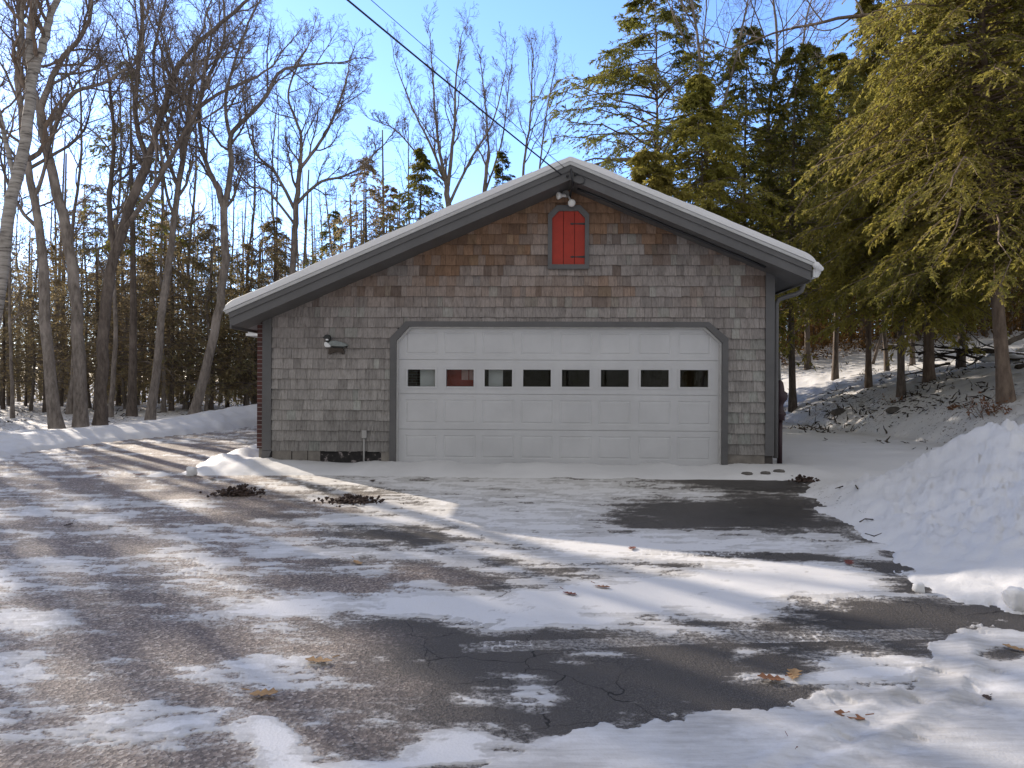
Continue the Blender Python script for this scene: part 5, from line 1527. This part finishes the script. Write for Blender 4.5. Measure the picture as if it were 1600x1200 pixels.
# leaning dead pole next to thin trunk
p_ = on_hill(1362, 571); w = MB(); w.tube([p_ - np.array([0, 0, .1]), p_ + np.array([0.45, 0.1, 1.3])], 0.06, 8)
tag(w.build('dead_pole', M['bark_dark'], None, True), 'short leaning dead pole at the foot of the leaning hemlock', 'pole')
def rock(px, py_, r_, label, flat=0.6):
    p_ = on_hill(px, py_)
    v, f_ = [], []
    n, m_ = 12, 8
    for i in range(m_ + 1):
        for j in range(n):
            th_ = math.pi * i / m_; ph_ = 2 * math.pi * j / n
            q = r_ * (0.85 + 0.3 * random.random())
            v.append((q * math.sin(th_) * math.cos(ph_) * 1.3, q * math.sin(th_) * math.sin(ph_), q * flat * math.cos(th_)))
    for i in range(m_):
        for j in range(n):
            f_.append((i * n + j, (i + 1) * n + j, (i + 1) * n + (j + 1) % n, i * n + (j + 1) % n))
    w = MB(); w.add(v, f_); o = w.build('boulder', M['stone'], None, True); o.location = tuple(p_)
    tag(o, label, 'rock')
rock(1314, 645, 0.20, 'dark flat rock showing through snow at the foot of the slope')
rock(1398, 642, 0.16, 'smaller snow edged rock right of the dark flat rock')
# shrubs
def shrub(px, py_, h_, n, label, leaves=0, spread=0.5):
    p_ = on_hill(px, py_)
    root = empty('dry_shrub', tuple(p_)); tag(root, label, 'shrub')
    ts_ = TubeSet()
    S = np.stack([rng.normal(0, spread * .1, n), rng.normal(0, spread * .1, n), np.full(n, -0.05)], -1)
    Dn = norm(np.stack([rng.normal(0, .6, n), rng.normal(0, .6, n), np.ones(n)], -1))
    P, R = grow(S, Dn, rng.uniform(.5, 1, n) * h_, np.full(n, 0.007), 7, 0.12, 0.0, 0.003); ts_.add(P, R, 5)
    P2, R2 = spawn(P, R, 5, 0.3, 1, (20, 60), (0.25, 0.5), 0.7, 5, 0.15, 0.02, minr=0.0028); ts_.add(P2, R2, 3)
    ts_.build('stems', M['bark_warm'], root)
    if leaves:
        ii = rng.integers(0, len(P2), leaves); jj = rng.integers(1, 5, leaves)
        C = P2[ii, jj]
        V, Q = leaf_quads(C, norm(rng.normal(size=C.shape)), norm(rng.normal(size=C.shape)), rng.uniform(.04, .08, leaves), rng.uniform(.025, .045, leaves))
        np_mesh('leaves', V, Q, M['leaf'], root)
shrub(1537, 652, 0.55, 14, 'dry shrub with rusty leaves beyond the snow pile crest', 130, 1.0)
shrub(1566, 648, 0.4, 9, 'low twiggy bush with tan leaves right of the rusty shrub', 70, 0.8)
shrub(1530, 640, 0.62, 2, 'single bare forked stalk left of the rusty shrub', 0, 0.1)
shrub(1400, 630, 0.3, 8, 'low dead scrub at the foot of the slope by the rocks', 20, 1.0)
shrub(1490, 640, 0.22, 8, 'small clump of reddish dead leaves at the slope foot', 60, 0.6)

# ------------------------------------------------------------------ small things lying about
def leaf_mesh(name, mat, sz):
    n = 15; v = []; f_ = []
    cu = random.uniform(0.03, 0.14)
    for i in range(n):
        x = -1 + 2 * i / (n - 1)
        hw = (0.10 + 0.42 * (1 - x * x) ** 0.6 * (1 - 0.25 * x)) * (1 + 0.42 * math.cos(x * 11.5)) * random.uniform(0.85, 1.15)
        zc = sz * cu * x * x
        v += [(sz * 1.3 * x, -sz * hw, zc + sz * 0.18 * hw), (sz * 1.3 * x, 0, zc), (sz * 1.3 * x, sz * hw, zc + sz * 0.24 * hw)]
    for i in range(n - 1):
        for k in range(2): f_.append((i * 3 + k, i * 3 + k + 1, i * 3 + 4 + k, i * 3 + 3 + k))
    w = MB(); w.add(v, f_)
    w.tube([(sz * 1.3, 0, 0.02), (sz * 2.0, 0.1 * sz, 0.03)], sz * 0.05, 5)
    o = w.build(name, M[mat], None)
    so = o.modifiers.new('thick', 'SOLIDIFY'); so.thickness = 0.002
    return o

def dz(px, py_):
    Y = 1334.0 / (py_ - 600)
    return ((px - 800) * Y / F, Y)
LEAVES = [(500, 1038, 'leaf_tan', 1.1, 'large tan oak leaf on bare asphalt left of centre'), (1207, 1062, 'leaf', 1.0, 'brown leaf left of the pair lying in the tyre track'), (1243, 1056, 'leaf_tan', 1.0, 'tan leaf right of the pair lying in the tyre track'),
          (1330, 1121, 'leaf', 0.95, 'reddish brown leaf on the clean snow at lower right'), (1588, 1013, 'leaf_tan', 0.9, 'leaf on the bare patch at the right edge'), (989, 858, 'leaf_red', 0.9, 'dull red leaf on thin snow before the garage door'),
          (892, 930, 'leaf_red', 0.8, 'red leaf left of two on the middle snow band'), (943, 919, 'leaf', 0.85, 'orange leaf right of two on the middle snow band'), (1328, 879, 'leaf_red', 1.2, 'dark red leaf clump beside the ploughed pile edge'),
          (145, 735, 'leaf_red', 1.4, 'dark red curled leaf on the far left driveway'), (155, 748, 'leaf_red', 1.0, 'small dark leaf nearest the far left red one'), (219, 746, 'leaf_red', 1.2, 'dark leaf on the driveway midway to the left corner heap'),
          (108, 826, 'clod', 0.9, 'black curled leaf on the left sunlit driveway'), (415, 1090, 'leaf_tan', 1.0, 'crumbled tan leaf on the lower left asphalt'), (583, 754, 'clod', 1.2, 'black twig leaf on snow below the outlet box'), (332, 752, 'clod', 1.5, 'black leaf tuft at the tip of the left corner snow'),
          (1240, 1168, 'leaf_red', 0.5, 'small dark leaf bits on the snow bottom right'), (1545, 1090, 'clod', 0.5, 'dark speck of leaf on snow near the right rut'), (560, 883, 'leaf_tan', 0.9, 'tan leaf on the brown gritty patch left of centre'),
          (1168, 741, 'clod', 1.4, 'first grey stone from the left on the snow by the right corner'), (1197, 742, 'clod', 1.2, 'second grey stone on the snow by the right corner'), (1218, 740, 'clod', 1.4, 'third grey stone on the snow nearest the right corner')]
for (px, py_, mt, s_, lb) in LEAVES:
    if 'stone' in lb:
        x, y = dz(px, py_ + 3)
        z_ = gz(x, y)
        w = MB(); r_ = 0.04 * s_
        w.lathe([(0, -r_ * .5), (r_ * .9, -r_ * .3), (r_, 0.0), (r_ * .75, r_ * .35), (0, r_ * .5)], (0, 0, 0), 9)
        o = w.build('stone', M['stone'], None, True); o.location = (x, y, max(z_, 0) + 0.01); o.scale = (1.5, 1, 1)
        tag(o, lb, 'stone'); continue
    x, y = dz(px, py_)
    o = leaf_mesh('oak_leaf', mt, 0.042 * s_)
    o.location = (x, y, max(gz(x, y), 0.0) + 0.010); o.rotation_euler = (random.uniform(-.1, .1), random.uniform(-.1, .1), random.uniform(0, 6.28))
    tag(o, lb, 'leaf', 'fallen leaves on the driveway')

def heap(px, py_, w_, h_, n, label):
    x, y = dz(px, py_)
    w = MB()
    for i in range(n):
        cx = random.gauss(0, w_ * random.choice([0.3, 0.4, 0.5])); cy = random.gauss(0, random.choice([0.06, 0.09, 0.12])); r_ = random.uniform(0.008, 0.026)
        cz = max(0.0, h_ * math.exp(-(cx / w_ / .5) ** 2) * random.random())
        pts = [(r_ * random.uniform(.4, 1.5) * math.cos(a), r_ * random.uniform(.4, 1.3) * math.sin(a), r_ * random.uniform(-.4, .6)) for a in np.linspace(0, 6.28, 7)[:-1]]
        ctr = (0, 0, r_ * 0.8); bot = (0, 0, -r_)
        vs = [(cx + p_[0], cy + p_[1], cz + r_ * .5 + p_[2]) for p_ in pts + [ctr, bot]]
        w.add(vs, [(j, (j + 1) % 6, 6) for j in range(6)] + [((j + 1) % 6, j, 7) for j in range(6)])
    w.lathe([(w_ * 0.75, -0.006), (w_ * 0.5, 0.012), (w_ * 0.25, h_ * 0.5), (0.0, h_ * 0.75)], (0, 0, 0), 16)
    w.v[-64:] = [(a_[0], a_[1] * 0.4, a_[2]) for a_ in w.v[-64:]]
    o = w.build('leaf_heap', M['clod'], None); o.location = (x, y, 0.01)
    tag(o, label, 'leaf heap')
heap(372, 776, 0.30, 0.08, 170, 'dark clump of wet leaves on the driveway before the left corner')
heap(550, 787, 0.34, 0.05, 150, 'brown clump of wet leaves and grass right of the darker clump')
heap(1258, 750, 0.20, 0.05, 60, 'dark turned up soil and leaves where snow pile meets the asphalt')
def stick(pxs, r_, label):
    w = MB(); pts = []
    for (a, b) in pxs:
        rr_ = ray(a, b); Y = 3.0
        while Y < 12:
            p_ = CAM + rr_ * Y
            if max(gz(p_[0], p_[1]), 0.0) >= p_[2]: break
            Y += 0.02
        pts.append(p_ + np.array([0, 0, r_ * 1.3]))
    w.tube(pts, r_, 6)
    tag(w.build('stick', M['deadwood'], None, True), label, 'stick', 'sticks lying on the snow pile')
stick([(1343, 817), (1352, 812), (1364, 813)], 0.006, 'forked dark stick low on the front of the snow pile')
stick([(1305, 765), (1317, 761)], 0.007, 'short stick on the pile edge near the garage')
stick([(1337, 760), (1340, 765)], 0.008, 'stubby dark stick right of the short one on the pile')
stick([(1437, 690), (1446, 692), (1445, 687)], 0.007, 'dark curled bark piece near the top left of the pile')
stick([(1352, 835), (1366, 839), (1380, 834)], 0.005, 'thin stick along the bare crescent at the pile foot')

def chunk(px, py_, r_, label):
    x, y = dz(px, py_)
    v = []; f_ = []; n, m_ = 14, 9
    for i in range(m_ + 1):
        for j in range(n):
            th_ = math.pi * i / m_; ph_ = 2 * math.pi * j / n
            s_ = np.array([math.sin(th_) * math.cos(ph_), math.sin(th_) * math.sin(ph_), math.cos(th_)])
            s_ = np.sign(s_) * np.abs(s_) ** 0.7
            q = r_ * (0.62 + 0.6 * float(fbm(np.array([s_[0] * 1.7 + 9. + px]), np.array([s_[1] * 1.7 + s_[2] * 2.1]), 3, 5)[0]))
            v.append(tuple(s_ * q))
    for i in range(m_):
        for j in range(n): f_.append((i * n + j, (i + 1) * n + j, (i + 1) * n + (j + 1) % n, i * n + (j + 1) % n))
    w = MB(); w.add(v, f_); o = w.build('snow_chunk', M['snow_clean'], None, True); o.location = (x, y, max(gz(x, y), 0) + r_ * .75)
    tag(o, label, 'snow chunk')
chunk(1437, 922, 0.034, 'small round snow chunk on the bare wedge below the pile')
chunk(1592, 950, 0.065, 'larger snow chunk at the right edge below the pile')
chunk(300, 746, 0.07, 'snow lump at the tip of the left corner heap')

# ------------------------------------------------------------------ trees out of view that shade the place
sun_az = math.radians(-44.5)          # measured from +Y toward +X
sun_el = math.radians(22.0)
bare_tree('bare_tree', 'heavy forked trunk just outside the left of the view', [
    (np.array([(-13.4, 16.9, -0.1), (-13.4, 16.9, 2), (-13.5, 16.9, 4.5), (-13.6, 16.8, 8), (-14.0, 16.6, 11)]), 0.34, 0.07, 0.8)], cnts=(2, 3, 2, 0))

# ------------------------------------------------------------------ camera, light, sky
cam = bpy.data.cameras.new('camera'); co = bpy.data.objects.new('camera', cam); COL.objects.link(co)
cam.sensor_width = 36; cam.sensor_fit = 'HORIZONTAL'; cam.lens = F / 1600 * 36
cam.clip_start = 0.05; cam.clip_end = 2000
m3 = Matrix((CR, CU, (0, -1, 0))).transposed()
co.matrix_world = Matrix.Translation(CAM) @ m3.to_4x4()
SC.camera = co

sd = Vector((math.sin(sun_az) * math.cos(sun_el), math.cos(sun_az) * math.cos(sun_el), math.sin(sun_el)))
sl_ = bpy.data.lights.new('sun', 'SUN'); sl_.energy = 2.2; sl_.angle = math.radians(0.53); sl_.color = (1.0, 0.88, 0.74)
so = bpy.data.objects.new('sun', sl_); COL.objects.link(so)
so.rotation_euler = sd.to_track_quat('Z', 'Y').to_euler()
so.location = sd * 60

wd_ = bpy.data.worlds.new('World'); SC.world = wd_; wd_.use_nodes = True
nt = wd_.node_tree
bg = nt.nodes['Background']
sky = nt.nodes.new('ShaderNodeTexSky'); sky.sky_type = 'NISHITA'; sky.sun_disc = False
sky.sun_elevation = sun_el; sky.sun_rotation = sun_az
sky.air_density = 1.0; sky.dust_density = 0.1; sky.ozone_density = 5.0; sky.altitude = 50
# bright thin cloud added out of view, overhead and behind, to lift the shade; the sky in front is clear
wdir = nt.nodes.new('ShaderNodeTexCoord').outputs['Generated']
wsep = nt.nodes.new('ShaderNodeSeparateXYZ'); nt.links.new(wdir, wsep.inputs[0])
fill_mask = mrange(nt, wsep.outputs[1], 0.62, 0.15)
fill_cloud = ramp(nt, noise(nt, mapping(nt, wdir, (1.6, 1.6, 3.0)), 1.5, 6, 0.6), [(0.3, (0.85, 0.84, 0.84)), (0.6, (1.0, 0.96, 0.90))])
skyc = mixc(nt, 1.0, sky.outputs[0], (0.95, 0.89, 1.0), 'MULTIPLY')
fill_cloud = mixc(nt, 1.0, fill_cloud, (1.75, 1.75, 1.75), 'MULTIPLY')
nt.links.new(mixc(nt, mth(nt, 'MULTIPLY', fill_mask, 0.9), skyc, fill_cloud), bg.inputs['Color'])
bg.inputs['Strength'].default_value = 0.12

SC.view_settings.view_transform = 'Standard'
SC.view_settings.look = 'None'
SC.view_settings.exposure = 1.74
SC.view_settings.gamma = 1.0
SC.render.engine = 'CYCLES'
SC.cycles.max_bounces = 8
SC.cycles.transparent_max_bounces = 8
